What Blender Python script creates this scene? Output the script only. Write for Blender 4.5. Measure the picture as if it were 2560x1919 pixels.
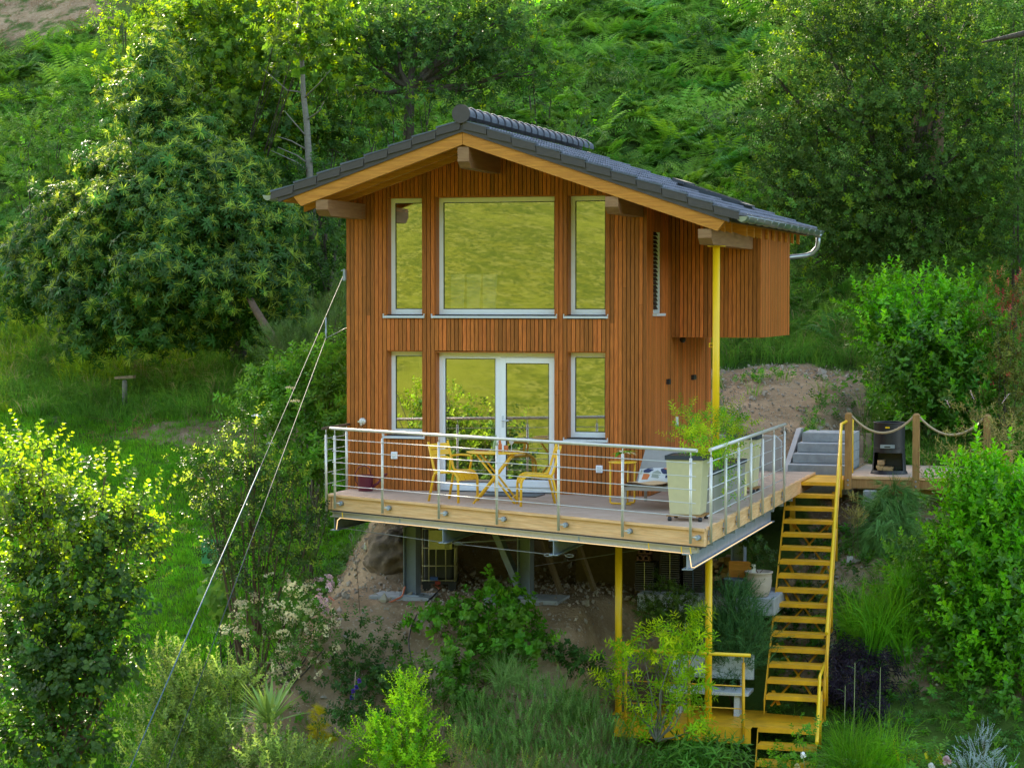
import bpy, math, random
import numpy as np
from mathutils import Vector, Matrix, Euler
for o in list(bpy.data.objects): bpy.data.objects.remove(o)
SC = bpy.context.scene
COL = SC.collection
R = math.radians
random.seed(7); NR = np.random.default_rng(11)

# ------------------------------------------------------------------ camera, sky, sun, exposure
FPX = 5480.0; PW, PH = 2560.0, 1919.0
YAW, PITCH = R(16.3), R(2.25)
CAMP = np.array([11.977, -31.828, 2.956])
FWD = np.array([-math.sin(YAW)*math.cos(PITCH), math.cos(YAW)*math.cos(PITCH), -math.sin(PITCH)])
RGT = np.array([math.cos(YAW), math.sin(YAW), 0.0]); UPV = np.cross(RGT, FWD)
cam = bpy.data.cameras.new('camera'); co = bpy.data.objects.new('camera', cam); COL.objects.link(co)
co.matrix_world = Matrix(((RGT[0], UPV[0], -FWD[0], CAMP[0]), (RGT[1], UPV[1], -FWD[1], CAMP[1]),
                          (RGT[2], UPV[2], -FWD[2], CAMP[2]), (0, 0, 0, 1)))
cam.sensor_width = 36.0; cam.lens = 36.0*FPX/PW; cam.clip_start = 0.5; cam.clip_end = 2000
SC.camera = co
SUN_AZ, SUN_EL = R(126), R(24)          # direction towards the sun: angle from +X, counter-clockwise
SKY_STRENGTH, SUN_STRENGTH, EXPOSURE = 0.15, 3.6, 2.40
w = bpy.data.worlds.new('World'); SC.world = w; w.use_nodes = True
nt = w.node_tree; nt.nodes.clear()
sky = nt.nodes.new('ShaderNodeTexSky'); sky.sky_type = 'NISHITA'; sky.sun_disc = False
sky.sun_elevation = SUN_EL; sky.ozone_density = 1.0; sky.dust_density = 1.5; sky.sun_rotation = R(90) - SUN_AZ
bg = nt.nodes.new('ShaderNodeBackground'); bg.inputs[1].default_value = SKY_STRENGTH
ow = nt.nodes.new('ShaderNodeOutputWorld'); tn = nt.nodes.new('ShaderNodeMix'); tn.data_type = 'RGBA'; tn.blend_type = 'MULTIPLY'; tn.inputs[0].default_value = 1.0; tn.inputs[7].default_value = (1.10, 1.0, .84, 1)   # hazy warm evening sky
nt.links.new(sky.outputs[0], tn.inputs[6]); nt.links.new(tn.outputs[2], bg.inputs[0]); nt.links.new(bg.outputs[0], ow.inputs[0])
sl = bpy.data.lights.new('sun', 'SUN'); sl.energy = SUN_STRENGTH; sl.angle = R(0.5); sl.color = (1.0, 0.86, 0.62)
so = bpy.data.objects.new('sun', sl); COL.objects.link(so)
sd = Vector((math.cos(SUN_EL)*math.cos(SUN_AZ), math.cos(SUN_EL)*math.sin(SUN_AZ), math.sin(SUN_EL)))
so.rotation_euler = sd.to_track_quat('Z', 'Y').to_euler()
SC.view_settings.view_transform = 'Standard'; SC.view_settings.look = 'None'
SC.view_settings.exposure = EXPOSURE; SC.view_settings.gamma = 1.0
SC.render.engine = 'CYCLES'
SC.cycles.max_bounces = 8; SC.cycles.transparent_max_bounces = 16; SC.cycles.diffuse_bounces = 4

def at(px, py, X=None, Y=None, Z=None):
    """world point on a plane seen at pixel px, py of the 2560 px wide photograph"""
    r = FWD + RGT*((px-PW/2)/FPX) - UPV*((py-PH/2)/FPX)
    if X is not None: t = (X-CAMP[0])/r[0]
    elif Y is not None: t = (Y-CAMP[1])/r[1]
    else: t = (Z-CAMP[2])/r[2]
    return CAMP + r*t
def depth(p): return float((np.array(p)-CAMP) @ FWD)
K = 2560/2212.0

# ------------------------------------------------------------------ materials
MATS = {}
def nodes(m):
    m.use_nodes = True; n = m.node_tree; n.nodes.clear(); return n
def mat(name, col, rough=0.6, metal=0.0, var=0.0, vscale=8.0, stretch=(1,1,1), col2=None, bump=0.0, bscale=60.0,
        spec=0.5, rnd=0.0, rndcol=None, trans=0.0, coat=0.0, emit=0.0, clump=0.0, cscale=0.9, lum=.80):
    col = tuple(c*lum for c in col); col2 = tuple(c*lum for c in col2) if col2 else None; rndcol = tuple(c*lum for c in rndcol) if rndcol else None
    m = bpy.data.materials.new(name); n = nodes(m); L = n.links.new
    out = n.nodes.new('ShaderNodeOutputMaterial'); p = n.nodes.new('ShaderNodeBsdfPrincipled')
    p.inputs['Roughness'].default_value = rough; p.inputs['Metallic'].default_value = metal
    p.inputs['Specular IOR Level'].default_value = spec; p.inputs['Coat Weight'].default_value = coat
    src = n.nodes.new('ShaderNodeRGB'); src.outputs[0].default_value = (*col, 1); c = src.outputs[0]
    tc = n.nodes.new('ShaderNodeNewGeometry')
    def mixc(a, b, f, mode='MIX', ff=1.0):
        x = n.nodes.new('ShaderNodeMix'); x.data_type = 'RGBA'; x.blend_type = mode
        if isinstance(f, (int, float)): x.inputs[0].default_value = f
        else: L(f, x.inputs[0])
        if isinstance(a, tuple): x.inputs[6].default_value = (*a, 1)
        else: L(a, x.inputs[6])
        if isinstance(b, tuple): x.inputs[7].default_value = (*b, 1)
        else: L(b, x.inputs[7])
        return x.outputs[2]
    def noise(scale, st=(1,1,1), det=5, vec=None):
        mp = n.nodes.new('ShaderNodeMapping'); mp.inputs['Scale'].default_value = st
        L(vec or tc.outputs['Position'], mp.inputs[0]); t = n.nodes.new('ShaderNodeTexNoise')
        t.inputs['Scale'].default_value = scale; t.inputs['Detail'].default_value = det; t.inputs['Roughness'].default_value = .6
        L(mp.outputs[0], t.inputs['Vector']); return t.outputs[0]
    def ramp(v, a, b, lo=0.0, hi=1.0):
        x = n.nodes.new('ShaderNodeMapRange'); x.inputs[1].default_value = a; x.inputs[2].default_value = b
        x.inputs[3].default_value = lo; x.inputs[4].default_value = hi; L(v, x.inputs[0]); return x.outputs[0]
    if rndcol is not None:
        oi = n.nodes.new('ShaderNodeObjectInfo'); c = mixc(c, rndcol, oi.outputs['Random'])
    if col2 is not None:
        c = mixc(c, col2, ramp(noise(vscale, stretch), .38, .62))
    if var > 0:
        hv = n.nodes.new('ShaderNodeHueSaturation'); L(c, hv.inputs['Color'])
        L(ramp(noise(vscale*1.7, stretch), .3, .7, 1-var, 1+var), hv.inputs['Value']); c = hv.outputs[0]
    if rnd > 0:
        oi = n.nodes.new('ShaderNodeObjectInfo'); wn = n.nodes.new('ShaderNodeTexWhiteNoise'); wn.noise_dimensions = '1D'
        L(oi.outputs['Random'], wn.inputs['W'])
        hv = n.nodes.new('ShaderNodeHueSaturation'); L(c, hv.inputs['Color'])
        L(ramp(wn.outputs[0], 0, 1, 1-rnd, 1+rnd), hv.inputs['Value'])
        L(ramp(oi.outputs['Random'], 0, 1, .5-rnd*.045, .5+rnd*.045), hv.inputs['Hue']); c = hv.outputs[0]
    if clump > 0:
        hv = n.nodes.new('ShaderNodeHueSaturation'); L(c, hv.inputs['Color'])
        L(ramp(noise(cscale, (1,1,1), 3), .3, .7, 1-clump, 1+clump), hv.inputs['Value']); c = hv.outputs[0]
    L(c, p.inputs['Base Color'])
    if bump > 0:
        b = n.nodes.new('ShaderNodeBump'); b.inputs['Strength'].default_value = bump; b.inputs['Distance'].default_value = .02
        L(noise(bscale, stretch), b.inputs['Height']); L(b.outputs[0], p.inputs['Normal'])
    if emit > 0:
        L(c, p.inputs['Emission Color']); p.inputs['Emission Strength'].default_value = emit
    sh = p.outputs[0]
    if trans > 0:
        t = n.nodes.new('ShaderNodeBsdfTranslucent')
        hv = n.nodes.new('ShaderNodeHueSaturation'); L(c, hv.inputs['Color']); hv.inputs['Value'].default_value = 1.5
        hv.inputs['Saturation'].default_value = 1.05; hv.inputs['Hue'].default_value = .497; L(hv.outputs[0], t.inputs['Color'])
        mx = n.nodes.new('ShaderNodeMixShader'); mx.inputs[0].default_value = trans
        L(sh, mx.inputs[1]); L(t.outputs[0], mx.inputs[2]); sh = mx.outputs[0]
    L(sh, out.inputs[0]); MATS[name] = m; return m
def foliage(name, col, trans=.38, rough=.42, rnd=.35, clump=.3, cscale=.9, spec=.45):
    spec *= .6; rough = rough*.8+.18
    return mat(name, col, rough=rough, rnd=rnd, trans=trans, clump=clump, cscale=cscale, spec=spec, lum=1.0)

mat('cedar', (.75,.235,.043), .5, rndcol=(.40,.112,.024), var=.34, vscale=7, stretch=(5,5,.35), bump=.25, bscale=30, rnd=.16, spec=.3)
mat('larch', (.76,.32,.050), .5, col2=(.62,.235,.035), vscale=5, stretch=(.5,1.5,7), var=.16, bump=.15, bscale=20, spec=.3)
mat('spruce', (.90,.57,.30), .6, col2=(.78,.44,.20), vscale=4, stretch=(.5,.6,9), var=.16, bump=.15, bscale=20, spec=.25, lum=.95)
mat('decking', (.62,.47,.37), .7, col2=(.52,.375,.28), vscale=3, stretch=(.8,6,3), var=.16, bump=.2, bscale=20, rnd=.1, spec=.2, lum=.95)
mat('sawn_wood', (.42,.25,.11), .7, col2=(.30,.165,.07), vscale=4, stretch=(3,3,.6), var=.2, rnd=.2)
mat('log', (.60,.40,.19), .7, var=.25, vscale=12, rnd=.15)
mat('post_wood', (.52,.29,.10), .6, col2=(.44,.22,.07), vscale=6, stretch=(4,4,.5), var=.18)
mat('dark_wood', (.10,.06,.035), .7, var=.2)
mat('void', (.02,.017,.014), .9)
mat('tile', (.12,.14,.19), .6, var=.18, vscale=4, rnd=.16, spec=.6, bump=.1)
mat('verge', (.085,.07,.068), .6, rnd=.06, var=.1)
mat('zinc', (.42,.47,.50), .35, metal=.85, var=.12, vscale=6)
mat('zinc_paint', (.50,.56,.60), .4, metal=.4, var=.05)
mat('copper', (.40,.24,.16), .35, metal=.8, var=.2)
mat('galv', (.40,.47,.58), .45, metal=.3, var=.14, vscale=5)
mat('beige_steel', (.60,.55,.45), .4, metal=.3, var=.06)
mat('stainless', (.88,.84,.78), .38, metal=.35, var=.05)
mat('wire', (.34,.34,.34), .45, metal=.4)
mat('rod_steel', (.78,.78,.80), .4, metal=.2)
mat('column_steel', (.22,.26,.32), .5, metal=.2, var=.08)
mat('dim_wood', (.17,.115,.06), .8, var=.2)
mat('yellow', (.90,.56,.006), .4, var=.04, vscale=3, spec=.5, lum=1)
mat('mustard', (.86,.46,.010), .5, col2=(.66,.34,.012), var=.10, vscale=3, lum=.98, bump=.05)
mat('chair_yellow', (.88,.50,.02), .4, var=.04, lum=1)
mat('white_pvc', (.92,.94,1.0), .3, lum=1.0)
mat('white_alu', (.82,.86,.93), .35, var=.03)
mat('gasket', (.03,.03,.03), .6)
mat('plaster', (.62,.60,.55), .8)
mat('curtain', (.75,.76,.72), .8)
mat('floorboard', (.30,.18,.10), .5)
mat('blind', (.05,.03,.022), .8, spec=.1)
mat('concrete', (.42,.44,.46), .8, var=.16, vscale=5, bump=.2, bscale=30)
mat('concrete_wall', (.52,.50,.49), .8, var=.05, vscale=2)
mat('granite', (.66,.69,.73), .55, var=.28, vscale=60, bump=.05)
mat('black_steel', (.022,.022,.028), .45, spec=.5)
mat('black_plastic', (.025,.025,.027), .5, var=.1)
mat('planter_beige', (.62,.57,.35), .5, var=.04, lum=1)
mat('purlin_wood', (.40,.215,.10), .6, col2=(.33,.16,.07), vscale=5, stretch=(1,.4,5), var=.15)
mat('planter_grey', (.38,.38,.34), .5)
mat('slate_rim', (.05,.062,.078), .7)
mat('taupe', (.40,.36,.33), .6)
mat('fabric', (.40,.37,.34), .85, var=.06)
mat('towel', (.82,.52,.26), .9, var=.08)
mat('cushion', (.74,.73,.70), .9, var=.04)
mat('navy', (.035,.045,.11), .9); mat('sage', (.36,.38,.31), .9); mat('orange', (.70,.20,.06), .9)
mat('wine', (.16,.018,.040), .4, var=.1)
mat('orange_hose', (.62,.16,.07), .5); mat('black_hose', (.03,.028,.025), .5)
mat('blue_plastic', (.03,.10,.35), .4); mat('red_plastic', (.45,.04,.03), .4)
mat('label_paper', (.95,.88,.38), .6, var=.08); mat('ink', (.02,.02,.02), .6)
mat('cage', (.60,.55,.30), .4, metal=.4)
mat('pot_clay', (.58,.47,.38), .75, var=.10, vscale=6, bump=.2)
mat('tub_zinc', (.17,.21,.25), .5, metal=.4, var=.2)
mat('roof_tile_stack', (.075,.062,.06), .6, rnd=.2)
mat('clay_brick', (.20,.09,.07), .8, var=.2)
mat('rope', (.62,.47,.30), .85, bump=.5, bscale=60)
mat('rope_blue', (.12,.20,.28), .7); mat('cable_grey', (.09,.10,.12), .7, spec=.2)
mat('flesh_red', (.40,.04,.05), .5); mat('bottle_green', (.30,.42,.22), .15); mat('wine_glass', (.70,.70,.72), .08)
mat('bark', (.075,.058,.042), .85, col2=(.12,.10,.075), vscale=9, stretch=(3,3,.6), bump=.8, bscale=25)
mat('bark_grey', (.27,.25,.215), .8, col2=(.20,.19,.16), vscale=7, stretch=(1,1,3), bump=.4, bscale=20)
mat('bark_brown', (.16,.10,.06), .85, var=.3, bump=.5)
mat('twig', (.17,.10,.06), .8, var=.3)
mat('cane', (.26,.30,.10), .5, var=.2)
mat('rock', (.25,.18,.115), .95, col2=(.13,.095,.062), vscale=4, bump=1.0, bscale=14, var=.25)
mat('pebble', (.42,.36,.29), .9, rnd=.3)
mat('stake', (.36,.26,.18), .8, var=.2); mat('tag_paper', (.85,.83,.78), .6); mat('mesh_green', (.05,.30,.10), .6)
mat('led', (1.0,.66,.32), .5, emit=.3)
# window glass: coated pane, part mirror, part clear
def glassmat(name, refl, tint):
    m = bpy.data.materials.new(name); n = nodes(m); L = n.links.new
    out = n.nodes.new('ShaderNodeOutputMaterial'); g = n.nodes.new('ShaderNodeBsdfGlossy'); g.inputs['Roughness'].default_value = .004
    g.inputs['Color'].default_value = (*tint, 1); t = n.nodes.new('ShaderNodeBsdfTransparent'); t.inputs['Color'].default_value = (.72,.76,.72,1)
    b = n.nodes.new('ShaderNodeBump'); b.inputs['Strength'].default_value = .03; b.inputs['Distance'].default_value = .01
    nz = n.nodes.new('ShaderNodeTexNoise'); nz.inputs['Scale'].default_value = .7; tc = n.nodes.new('ShaderNodeNewGeometry')
    L(tc.outputs['Position'], nz.inputs['Vector']); L(nz.outputs[0], b.inputs['Height']); L(b.outputs[0], g.inputs['Normal'])
    mx = n.nodes.new('ShaderNodeMixShader'); mx.inputs[0].default_value = refl
    L(t.outputs[0], mx.inputs[1]); L(g.outputs[0], mx.inputs[2]); L(mx.outputs[0], out.inputs[0]); MATS[name] = m
glassmat('pane', .55, (1,1,.97)); glassmat('pane_clear', .15, (1,1,1))

# ------------------------------------------------------------------ object helpers
def tag(o, label=None, cat=None, group=None, kind=None):
    if label: o['label'] = label
    if cat: o['category'] = cat
    if group: o['group'] = group
    if kind: o['kind'] = kind
    return o
def thing(name, label, cat, loc=(0,0,0), rz=0.0, group=None):
    o = bpy.data.objects.new(name, None); COL.objects.link(o); o.empty_display_size = .1
    o.location = loc; o.rotation_euler = (0,0,rz); return tag(o, label, cat, group)
def link(name, me, m, parent=None, world=True):
    o = bpy.data.objects.new(name, me); COL.objects.link(o)
    if m is not None and not me.materials: me.materials.append(MATS[m] if isinstance(m, str) else m)
    if parent is not None:
        o.parent = parent
        if world:                       # geometry given in world coordinates, parents unrotated
            p = parent; t = Vector((0,0,0))
            while p is not None: t += p.location; p = p.parent
            o.location = -t
    return o
class MB:
    def __init__(s): s.v = []; s.f = []; s.sm = []
    def add(s, vs, fs, smooth=False):
        b = len(s.v); s.v += [tuple(map(float, q)) for q in vs]; s.f += [tuple(b+i for i in q) for q in fs]; s.sm += [smooth]*len(fs); return s
    def box(s, x0, x1, y0, y1, z0, z1):
        return s.hexa([(x0,y0,z0),(x1,y0,z0),(x1,y1,z0),(x0,y1,z0),(x0,y0,z1),(x1,y0,z1),(x1,y1,z1),(x0,y1,z1)])
    def hexa(s, v):
        return s.add(v, [(0,3,2,1),(4,5,6,7),(0,1,5,4),(1,2,6,5),(2,3,7,6),(3,0,4,7)])
    def bar(s, a, b, w, h, up=(0,0,1)):           # rectangular bar from a to b; w across, h along up
        a, b = Vector(a), Vector(b); d = (b-a).normalized(); u = Vector(up)
        sd_ = d.cross(u)
        if sd_.length < 1e-4: sd_ = d.cross(Vector((0,1,0)))
        sd_.normalize(); u = sd_.cross(d).normalized(); sd_ *= w/2; u *= h/2
        return s.hexa([a-sd_-u, a+sd_-u, b+sd_-u, b-sd_-u, a-sd_+u, a+sd_+u, b+sd_+u, b-sd_+u])
    def tube(s, pts, r, n=8, closed=False, caps=True):
        P = [Vector(p) for p in pts]; m = len(P); rs = r if isinstance(r, (list, tuple)) else [r]*m
        T = []
        for i in range(m):
            if closed: t = P[(i+1)%m]-P[i-1]
            else: t = P[min(i+1,m-1)]-P[max(i-1,0)]
            T.append(t.normalized() if t.length > 1e-9 else Vector((0,0,1)))
        ref = Vector((0,0,1)) if abs(T[0].z) < .9 else Vector((1,0,0))
        x = T[0].cross(ref).normalized(); vs = []
        for i in range(m):
            x = (x - T[i]*x.dot(T[i]))
            x = x.normalized() if x.length > 1e-6 else T[i].orthogonal().normalized()
            y = T[i].cross(x)
            for k in range(n):
                a = 2*math.pi*k/n; vs.append(P[i] + x*(math.cos(a)*rs[i]) + y*(math.sin(a)*rs[i]))
        fs = []
        for i in range(m if closed else m-1):
            for k in range(n):
                j = (i+1) % m; fs.append((i*n+k, i*n+(k+1)%n, j*n+(k+1)%n, j*n+k))
        s.add(vs, fs, True)
        if caps and not closed:
            b = len(s.v)-len(vs); s.f += [tuple(b+k for k in range(n))[::-1], tuple(b+(m-1)*n+k for k in range(n))]; s.sm += [False, False]
        return s
    def lathe(s, prof, c=(0,0,0), n=20, sx=1, sy=1):
        vs = []; fs = []
        for r, z in prof:
            for k in range(n):
                a = 2*math.pi*k/n; vs.append((c[0]+r*sx*math.cos(a), c[1]+r*sy*math.sin(a), c[2]+z))
        for i in range(len(prof)-1):
            for k in range(n): fs.append((i*n+k, i*n+(k+1)%n, (i+1)*n+(k+1)%n, (i+1)*n+k))
        fs.append(tuple(range(n))[::-1]); fs.append(tuple((len(prof)-1)*n+k for k in range(n)))
        return s.add(vs, fs, n > 6)
    def prism(s, poly, axis, a, b):               # polygon in the two other axes, extruded along axis from a to b
        n = len(poly)
        def mk(p, q):
            if axis == 'x': return (q, p[0], p[1])
            if axis == 'y': return (p[0], q, p[1])
            return (p[0], p[1], q)
        vs = [mk(p, a) for p in poly] + [mk(p, b) for p in poly]
        fs = [tuple(range(n)), tuple(range(n, 2*n))[::-1]] + [(i, n+i, n+(i+1)%n, (i+1)%n) for i in range(n)]
        return s.add(vs, fs)
    def mesh(s, name):
        me = bpy.data.meshes.new(name); me.from_pydata(s.v, [], s.f)
        me.polygons.foreach_set('use_smooth', s.sm); me.update()
        import bmesh
        bm = bmesh.new(); bm.from_mesh(me); bmesh.ops.recalc_face_normals(bm, faces=bm.faces); bm.to_mesh(me); bm.free()
        return me
    def build(s, name, m, parent=None, world=True, bevel=0.0):
        o = link(name, s.mesh(name), m, parent, world)
        if bevel > 0:
            b = o.modifiers.new('bevel', 'BEVEL'); b.width = bevel; b.segments = 2; b.limit_method = 'ANGLE'
        return o
def copy_tree(o, parent=None):
    c = o.copy(); COL.objects.link(c)
    if parent is not None: c.parent = parent
    for ch in list(o.children): copy_tree(ch, c)
    return c
# ------------------------------------------------------------------ the ground
from mathutils import noise as mnoise
def interp(y, kn):
    return np.interp(y, [k[0] for k in kn], [k[1] for k in kn])
KL = [(-60,-38),(-40,-30),(-12,-10.5),(-6,-7.0),(-2,-4.2),(3.5,-1.7),(9,.8),(13,2.3),(28,11.8),(60,33),(130,62),(300,90)]
KC = [(-60,-38),(-40,-30),(-12,-10.5),(-6,-6.6),(-2.9,-4.3),(-1.15,-1.95),(-.55,-1.65),(2.6,-1.55),(4.2,.35),(8,.7),(12,1.5),(14,2.4),(28,11.8),(60,33),(130,62),(300,90)]
KR = [(-60,-38),(-40,-30),(-12,-10.0),(-6,-6.4),(-1.5,-3.75),(.1,-3.25),(.75,-1.72),(1.6,-1.62),(3.2,-1.0),(5.4,-.45),(7.1,.5),(9,1.05),(12,1.55),(14,2.4),(28,11.8),(60,33),(130,62),(300,90)]
KR2 = [(-60,-38),(-40,-30),(-12,-10.0),(-6,-6.4),(-1.5,-3.9),(1,-2.5),(3.2,-1.3),(5.6,-.5),(7.4,-.05),(9,.6),(12,1.6),(14,2.4),(28,11.8),(60,33),(130,62),(300,90)]
def smooth(t): t = np.clip(t, 0, 1); return t*t*(3-2*t)
def hgt(x, y):
    x = np.asarray(x, float); y = np.asarray(y, float)
    l, c, r, r2 = interp(y, KL), interp(y, KC), interp(y, KR), interp(y, KR2)
    a = smooth((x+1.8)/1.9); z = l*(1-a)+c*a
    a = smooth((x-3.9)/.6); z = z*(1-a)+r*a
    a = smooth((x-6.2)/.5); z = z*(1-a)+r2*a
    z = z + .10*np.sin(x*1.3+y*.7)*np.sin(y*.9-x*.4)*smooth((np.abs(y)-0)/4+.2) + .35*np.sin(x*.23+1)*np.sin(y*.19)*smooth((y-12)/10)
    z = z + 1.05*np.exp(-((x-.0)/.75)**2-((y-2.5)/.8)**2)
    z = z + .12*np.sin(x*3.1+y*2.2)*np.sin(y*2.7)*smooth((-1.2-y)/1.5)
    return z
def ground_z(x, y): return float(hgt(x, y))
def grid_mesh(name, xs, ys, zf, m, kind='structure', attr=None, amp=.05):
    X, Y = np.meshgrid(xs, ys); Z = zf(X, Y); n, k = X.shape
    V = np.stack([X.ravel(), Y.ravel(), Z.ravel()], 1)
    if amp:
        for i in range(len(V)):
            q = V[i]
            if -14 < q[1] < 16 and -16 < q[0] < 16: V[i, 2] += amp*mnoise.fractal((q[0]*1.6, q[1]*1.6, 3), 1, 2, 4)
    idx = np.arange(n*k).reshape(n, k)
    F = np.stack([idx[:-1,:-1].ravel(), idx[:-1,1:].ravel(), idx[1:,1:].ravel(), idx[1:,:-1].ravel()], 1)
    me = bpy.data.meshes.new(name); me.from_pydata(V.tolist(), [], F.tolist())
    me.polygons.foreach_set('use_smooth', [True]*len(F))
    if attr is not None:
        a = me.attributes.new('dirt', 'FLOAT', 'POINT'); a.data.foreach_set('value', attr(V[:,0], V[:,1]).astype(np.float32))
    me.update(); o = link(name, me, m); tag(o, kind=kind); return o
def blob(x, y, cx, cy, rx, ry): return smooth(1.6-1.2*np.sqrt(((x-cx)/rx)**2+((y-cy)/ry)**2))
def dirtf(x, y):
    d = smooth((x+1.6)/.6)*smooth((5.6-x)/.8)*smooth((y+3.6)/1.2)*smooth((5.2-y)/.8)            # pit under the house
    d = np.maximum(d, smooth((x-3.2+(y-9)*.12)/.6)*smooth((7.2-x-(y-9)*.14)/.6)*smooth((y-5.5)/.8)*smooth((12.4-y)/.7))
    d = np.maximum(d, smooth((x-6)/1)*smooth((y+.5)/2)*smooth((7.2-y)/.6)*.9)
    d = np.maximum(d, .75*blob(x, y, -5.0, 7.9, 3.2, .7)); d = np.maximum(d, .45*blob(x, y, -9.5, 8.6, 1.6, .5))
    d = np.maximum(d, .55*smooth((y-24)/3)*smooth((-15.5-x)/3))
    return d
def ground_mat():
    m = bpy.data.materials.new('ground'); n = nodes(m); L = n.links.new; N = n.nodes.new
    out = N('ShaderNodeOutputMaterial'); p = N('ShaderNodeBsdfPrincipled'); p.inputs['Roughness'].default_value = .95; p.inputs['Specular IOR Level'].default_value = .1
    g = N('ShaderNodeNewGeometry'); a = N('ShaderNodeAttribute'); a.attribute_name = 'dirt'
    def nz(s, d=6):
        t = N('ShaderNodeTexNoise'); t.inputs['Scale'].default_value = s; t.inputs['Detail'].default_value = d; t.inputs['Roughness'].default_value = .65; L(g.outputs['Position'], t.inputs['Vector']); return t.outputs[0]
    def mr(v, a0, b0, lo=0, hi=1):
        x = N('ShaderNodeMapRange'); x.inputs[1].default_value = a0; x.inputs[2].default_value = b0; x.inputs[3].default_value = lo; x.inputs[4].default_value = hi; L(v, x.inputs[0]); return x.outputs[0]
    def mx(a1, b1, f):
        x = N('ShaderNodeMix'); x.data_type = 'RGBA'; L(f, x.inputs[0])
        for s_, i in ((a1, 6), (b1, 7)):
            if isinstance(s_, tuple): x.inputs[i].default_value = (*s_, 1)
            else: L(s_, x.inputs[i])
        return x.outputs[2]
    soil = mx((.40,.285,.175), (.23,.155,.09), mr(nz(1.1), .38, .62)); soil = mx(soil, (.44,.36,.27), mr(nz(14, 3), .58, .72))
    gr = mx((.045,.085,.018), (.085,.14,.022), mr(nz(.9), .35, .65)); gr = mx(gr, (.09,.065,.035), mr(nz(2.3), .6, .75, 0, .7))
    ad = N('ShaderNodeMath'); ad.operation = 'ADD'; L(a.outputs['Fac'], ad.inputs[0]); L(mr(nz(1.7), .2, .8, -.45, .45), ad.inputs[1])
    L(mx(gr, soil, mr(ad.outputs[0], .42, .6)), p.inputs['Base Color'])
    b = N('ShaderNodeBump'); b.inputs['Strength'].default_value = .9; b.inputs['Distance'].default_value = .08; L(nz(7, 10), b.inputs['Height']); L(b.outputs[0], p.inputs['Normal'])
    L(p.outputs[0], out.inputs[0]); MATS['ground'] = m
ground_mat()
def axis(parts):
    r = []
    for a, b, st in parts: r += list(np.arange(a, b, st))
    return np.array(r + [parts[-1][1]])
grid_mesh('hillside', axis([(-300,-60,20),(-60,-16,1.5),(-16,-3,.3),(-3,9,.13),(9,16,.3),(16,60,1.5),(60,300,20)]),
          axis([(-60,-12,2),(-12,-5,.4),(-5,8,.13),(8,16,.25),(16,60,.8),(60,300,15)]), hgt, 'ground', attr=dirtf)
# the sunlit meadow across the valley, which the window panes mirror
def meadow_mat():
    m = bpy.data.materials.new('meadow'); n = nodes(m); L = n.links.new; N = n.nodes.new
    out = N('ShaderNodeOutputMaterial'); p = N('ShaderNodeBsdfPrincipled'); p.inputs['Roughness'].default_value = .9; p.inputs['Specular IOR Level'].default_value = .1
    g = N('ShaderNodeNewGeometry'); c = (.205,.195,.022)
    def nz(s, st, d=9):
        mp = N('ShaderNodeMapping'); mp.inputs['Scale'].default_value = st; L(g.outputs['Position'], mp.inputs[0])
        t = N('ShaderNodeTexNoise'); t.inputs['Scale'].default_value = s; t.inputs['Detail'].default_value = d; t.inputs['Roughness'].default_value = .7; L(mp.outputs[0], t.inputs['Vector']); return t.outputs[0]
    last = None
    for (s, st, col, lo, hi) in ((.6,(.45,1,1),(.12,.145,.013),.42,.60),(1.6,(.5,1,1),(.27,.25,.06),.48,.58),(4.0,(.6,1,1),(.085,.11,.010),.47,.57),(.16,(.4,1,1),(.24,.24,.03),.5,.6)):
        x = N('ShaderNodeMix'); x.data_type = 'RGBA'; r = N('ShaderNodeMapRange'); r.inputs[1].default_value = lo; r.inputs[2].default_value = hi; r.inputs[4].default_value = .8
        L(nz(s, st), r.inputs[0]); L(r.outputs[0], x.inputs[0])
        if last is None: x.inputs[6].default_value = (*c, 1)
        else: L(last, x.inputs[6])
        x.inputs[7].default_value = (*col, 1); last = x.outputs[2]
    L(last, p.inputs['Base Color']); L(p.outputs[0], out.inputs[0]); MATS['meadow'] = m
meadow_mat()
for nd in MATS['meadow'].node_tree.nodes:
    if nd.type == 'MIX':
        for q in (6,7):
            c_ = nd.inputs[q].default_value; nd.inputs[q].default_value = (c_[0]*.385, c_[1]*.465, c_[2]*.36, 1)
KM = [(-500,150),(-300,85),(-200,42),(-120,4),(-80,-22),(-60,-37.9)]
grid_mesh('meadow', axis([(-400,400,8)]), axis([(-500,-60,4)]),
          lambda x, y: interp(y, KM)+3*np.sin(x*.03+y*.02)*smooth((-70-y)/30)+1.2*np.sin(x*.11)*np.sin(y*.09)*smooth((-70-y)/30), 'meadow', amp=0)
# ------------------------------------------------------------------ the house
H = thing('timber_house', 'small two-storey house clad in vertical red-brown cedar boards with a dark tiled gable roof', 'house', (0,0,0))
RX, RZ, RS = 2.40, 5.16, .342
def soff(x): return RZ - RS*abs(x-RX)
W0, W1, YB = 0.0, 4.76, 4.95; BX0, BX1, BY0, BY1, BZ = 4.76, 6.17, 1.70, 4.45, 2.34
OPEN = [(.66,1.24,.85,2.15),(1.44,3.34,.0,2.14),(3.53,4.13,.85,2.15),(.66,1.24,2.70,4.50),(1.44,3.34,2.70,4.50),(3.53,4.13,2.70,4.50)]
DEP = .19; TH = .30
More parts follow.
